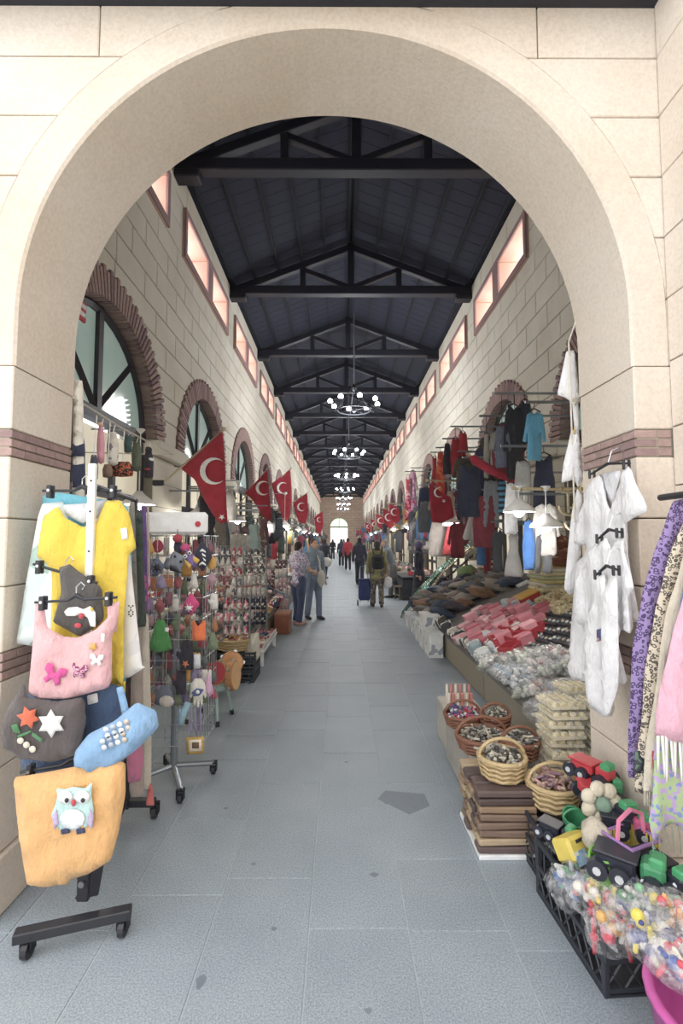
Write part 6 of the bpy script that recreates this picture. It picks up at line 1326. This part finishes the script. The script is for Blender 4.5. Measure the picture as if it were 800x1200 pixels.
def person(label, X, Y, rz, h, top, bottom, hair='#3a302c', skin='#d9a98c', shoes='#3a3638', sleeve=1.0, skirt=False, arms=None, step=.1, lean=0, vox=.012, long_hair=False, scarf=None, wide=1.0, topl=.86, cat='person'):
    s = h / 1.7; t = empty('person', (X, Y, 0), rz, label=label, cat=cat); t.scale = (s, s, s)
    V = Vector; hipz = .9; L = lambda z: -lean * max(0, z - hipz)
    J = lambda x, y, z: V((x, y + L(z), z))
    sk = MB(); tp = MB(); tr = MB(); sh = MB(); W = wide
    # torso
    tor = [(0, hipz - .02, .135 * W, .1 * W), (0, 1.05, .125 * W, .095 * W), (0, 1.2, .145 * W, .105 * W), (0, 1.34, .155, .1), (0, 1.43, .1, .07)]
    for mb, e in ((sk, 0), (tp, .022)):
        for (x, z, rx, ry) in tor:
            if mb is tp and z < topl - .02: continue
            for k in (0, .5): mb.ball(J(0, 0, z + k * .1), 1, 14, 8, (rx + e, ry + e, .12))
    tp.ball(J(0, .0, topl + .03), 1, 14, 8, (.15 * W + .02, .115 * W + .02, .1))
    caps(sk, [J(0, .01, 1.42), J(0, -.005, 1.53)], [.052, .048])
    hd = J(0, -.02, 1.6)
    sk.ball(hd, 1, 16, 10, (.074, .092, .108)); sk.ball(hd + V((0, -.025, -.05)), 1, 12, 8, (.056, .062, .062)); sk.ball(hd + V((0, -.098, -.012)), .016, 8, 6, (.8, 1, 1.3))
    for sx in (-1, 1): sk.ball(hd + V((sx * .076, .005, -.005)), .022, 8, 6, (.5, .8, 1.2))
    for i, sx in enumerate((-1, 1)):
        hip = V((sx * .085, 0, hipz)); st = step * sx
        kn = V((sx * .095, -st * .5 - .02, .48)); an = V((sx * .1, -st + .01, .085))
        caps(sk, [hip, kn, an], [.085, .055, .04]); caps(sk, [an + V((0, .03, -.035)), an + V((sx * .015, -.15, -.05))], [.038, .032])
        caps(sh, [an + V((0, .045, -.045)), an + V((sx * .008, -.06, -.042)), an + V((sx * .018, -.165, -.052))], [.042, .043, .034])
        if not skirt: caps(tr, [hip + V((0, 0, .02)), (hip + kn) / 2, kn, an + V((0, .005, .03))], [.108 * W, .092 * W, .075, .07])
        a = (arms or {}).get(sx); shd = J(sx * .175, 0, 1.39)
        el = J(sx * .235, .02, 1.1) if not a else shd + V(a[0]); wr = J(sx * .245, -.05, .86) if not a else shd + V(a[1])
        caps(sk, [shd, el, wr], [.05, .04, .028])
        dr = (wr - el).normalized(); pm = wr + dr * .06; sd = dr.cross(V((sx, 0, 0))); sd = sd.normalized() if sd.length > .1 else V((0, -1, 0))
        sk.ball(wr + dr * .045, 1, 10, 6, (.026, .034, .05)); inw = dr.cross(sd).normalized()
        for q in range(4):
            b0 = wr + dr * .075 + sd * (-.026 + .0175 * q); le = (.06, .072, .068, .052)[q]
            caps(sk, [b0, b0 + dr * le * .55 - inw * .006 * sx, b0 + dr * le - inw * .022 * sx], [.0095, .009, .0075], 6)
        caps(sk, [wr + dr * .03 - sd * .025, wr + dr * .055 - sd * .048, wr + dr * .085 - sd * .05], [.011, .0105, .0085], 6)
        k = min(1, sleeve); ends = [shd + V((-sx * .03, 0, .0)), shd, shd.lerp(el, min(1, k * 2))]; rr_ = [.075, .07, .06]
        if k > .5: ends.append(el.lerp(wr, (k - .5) * 1.9)); rr_.append(.048)
        caps(tp, ends, rr_)
    if skirt:
        for z, r in ((.92, .15), (.75, .175), (.6, .19), (.45, .2), (.34, .205)): tr.ball((0, 0, z), 1, 16, 8, (r * W, r * .8, .12))
        tr.tube([(0, 0, .95), (0, 0, .25)], [.14, .2], 18)
    else: tr.ball((0, 0, hipz), 1, 14, 8, (.145 * W, .118 * W, .12))
    remesh(sk, vox if vox > .011 else .0085, mat(skin, 'plain', .55), 'body', t, 2)
    remesh(tp, vox * 1.2, top, 'top', t, 3); remesh(tr, vox * 1.2, bottom, 'skirt' if skirt else 'trousers', t, 3); remesh(sh, vox, mat(shoes, 'plain', .5), 'shoes', t, 2)
    hr = MB()
    if scarf: hr.ball(hd + V((0, .015, .012)), 1, 14, 10, (.092, .108, .122)); hr.ball(hd + V((0, .04, -.12)), 1, 12, 8, (.1, .085, .1))
    else:
        hr.ball(hd + V((0, .022, .03)), 1, 14, 10, (.086, .092, .1)); hr.ball(hd + V((0, .05, -.03)), 1, 12, 8, (.078, .062, .085))
        if long_hair: hr.ball(hd + V((0, .065, -.11)), 1, 12, 8, (.085, .05, .13))
    remesh(hr, vox * 1.1, mat(scarf or hair, 'cloth'), 'headscarf' if scarf else 'hair', t, 2)
    for sx in (-1, 1):
        e = obj('eye', MB().ball(hd + V((sx * .03, -.084, .008)), .009, 8, 6), mat('#f0eeea', 'plain', .3), t, True, True); obj('pupil', MB().ball(hd + V((sx * .03, -.091, .008)), .0045, 6, 4), BLK, e, True, True)
        obj('eyebrow', MB().tube([hd + V((sx * .016, -.089, .026)), hd + V((sx * .044, -.08, .026))], .0035, 5), mat(hair), t, False, True)
    obj('mouth', MB().tube([hd + V((-.022, -.086, -.058)), hd + V((0, -.091, -.06)), hd + V((.022, -.086, -.058))], .005, 6), mat('#b0675f', 'plain', .5), t, True, True)
    return t
J1 = mat('#54688c', 'cloth')
person('woman in a white and violet flowered top and dark blue jeans with short dark hair', -.82, 9.3, 2.5, 1.6, mat('#d3d2e0', 'floral', h2='#8a88b0', h3='#b07a96', s=42), mat('#47557a', 'cloth'), sleeve=.28, arms={-1: ((-.06, -.1, -.27), (.0, -.32, -.3)), 1: ((.08, -.06, -.28), (.06, -.28, -.36))}, vox=.011, wide=1.08, step=.06, shoes='#d9a090', hair='#2f2724')
p2 = person('person in a light blue shirt and pale jeans with a white shoulder bag', -.55, 9.95, .55, 1.66, mat('#8fa3b4', 'cloth'), mat('#7d8fa8', 'cloth'), hair='#6a4a3c', sleeve=1.0, vox=.011, step=.08, arms={-1: ((-.06, -.03, -.29), (.02, -.22, -.36))})
person('olderly woman', .93, 11.75, 3.14, 1.62, mat('#a09a68', 'cloth'), mat('#6a6258', 'floral', h2='#8f8674', h3='#4a3f48', s=20), sleeve=1.0, skirt=False, vox=.012, wide=1.15, scarf='#4a4248', step=.09, topl=.74)['label'] = 'woman in an olive cardigan and patterned trousers carrying a black backpack'
person('man in black walking away with short dark hair', .73, 17.4, 3.0, 1.72, mat('#34384a', 'cloth'), mat('#2f3340', 'cloth'), vox=.014, hair='#2a2624', step=.18); person('man in a red jacket and black trousers walking away', .45, 26, 3.14, 1.74, mat('#c03a48', 'cloth'), mat('#2b2b33', 'cloth'), vox=.016, step=.16)
person('man in a grey-blue jacket and grey trousers bent over the clothes table', 1.55, 13.6, -1.7, 1.66, mat('#7a8590', 'cloth'), mat('#6d7074', 'cloth'), vox=.014, lean=.35, hair='#8a8580', arms={-1: ((-.04, -.18, -.22), (.02, -.38, -.34)), 1: ((.04, -.18, -.22), (.0, -.4, -.32))}); person('woman in a dark coat and violet headscarf standing by the sequined cloth', 1.95, 11.6, 1.2, 1.6, mat('#363a4e', 'cloth'), mat('#33343e', 'cloth'), vox=.014, scarf='#6d5f8a', skirt=True, wide=1.12)
person('person in a black jacket carrying a round white bag', -.65, 20.5, 2.6, 1.68, mat('#3c3f50', 'cloth'), mat('#454a58', 'cloth'), vox=.015); person('person in a mauve top beside the one with the round white bag', -1.05, 19.5, 2.9, 1.64, mat('#8a6f80', 'cloth'), mat('#4a4a58', 'cloth'), vox=.015, long_hair=True); person('person in a navy coat walking just ahead of the red jacket', .1, 30, 3.14, 1.7, mat('#40455c', 'cloth'), mat('#33363f', 'cloth'), vox=.018)
person('person in a lilac shirt standing far down by the gift row', -.95, 27, 2.4, 1.66, mat('#9a8fae', 'cloth'), mat('#4f5668', 'cloth'), vox=.018, long_hair=True); person('person in a brown jacket far down by the clothes row', 1.3, 33, -2.6, 1.72, mat('#6d5648', 'cloth'), mat('#3f4048', 'cloth'), vox=.018); person('person in black with white shoes near the far doorway', -.6, 40, 3.14, 1.7, mat('#2f313c', 'cloth'), mat('#3a3c46', 'cloth'), shoes='#e9e9e9', vox=.02); person('person in grey near the far doorway', .4, 47, 3.0, 1.72, mat('#6f7580', 'cloth'), mat('#444852', 'cloth'), vox=.02)
# what they carry
sb = blob('shoulder_bag', (-.38, 9.72, .86), .15, mat('#e2e0d6', 'cloth'), 'white shoulder bag of the person in the light blue shirt', 'bag', (.55, .9, 1.1), seed=2); obj('strap', MB().tube([(-.38, 9.7, .98), (-.42, 9.78, 1.2), (-.5, 9.93, 1.42), (-.46, 9.99, 1.2), (-.38, 9.8, .96)], .014, 6), mat('#e2e0d6', 'cloth'), sb)
bpk = obj('backpack', MB().box((.93, 11.53, 1.12), (.3, .15, .36), b=.06), mat('#2c2d34', 'cloth'), label='black backpack worn over the olive cardigan', cat='backpack'); obj('front_pocket', MB().box((.93, 11.44, 1.04), (.22, .05, .17), b=.02), mat('#26272e', 'cloth'), bpk)
for sx in (-1, 1): obj('strap', MB().tube([(.93 + sx * .1, 11.58, 1.28), (.93 + sx * .11, 11.66, 1.42), (.93 + sx * .11, 11.75, 1.4)], .016, 6), mat('#26272e', 'cloth'), bpk)
blob('plastic_bag', (1.2, 11.72, .6), .13, mat('#eceef0', 'plain', .3), 'white plastic bag in the hand of the woman in olive', 'plastic bag', (.8, .6, 1.1), seed=8)
tr = empty('shopping_trolley', (.62, 11.9, 0), label='blue two-wheeled shopping trolley beside the woman in olive', cat='trolley')
obj('bag', MB().box((.62, 11.9, .4), (.3, .22, .5), b=.04), mat('#33457f', 'cloth'), tr); obj('flap', MB().box((.62, 11.9, .66), (.31, .23, .05), b=.02), mat('#2c3a6c', 'cloth'), tr); obj('frame', MB().tube([(.52, 12.03, .08), (.52, 12.05, .98), (.72, 12.05, .98), (.72, 12.03, .08)], .011, 6), GRY, tr)
for sx in (-1, 1): obj('wheel', MB().tube([(.62 + sx * .15, 12.0, .075), (.62 + sx * .18, 12.0, .075)], .075, 14), BLK, tr)
blob('round_bag', (-.58, 20.1, .72), .24, mat('#d9d8cf', 'cloth'), 'round white bag carried by the person in the black jacket', 'bag', (1, .6, .85), seed=12)
finish_remesh()
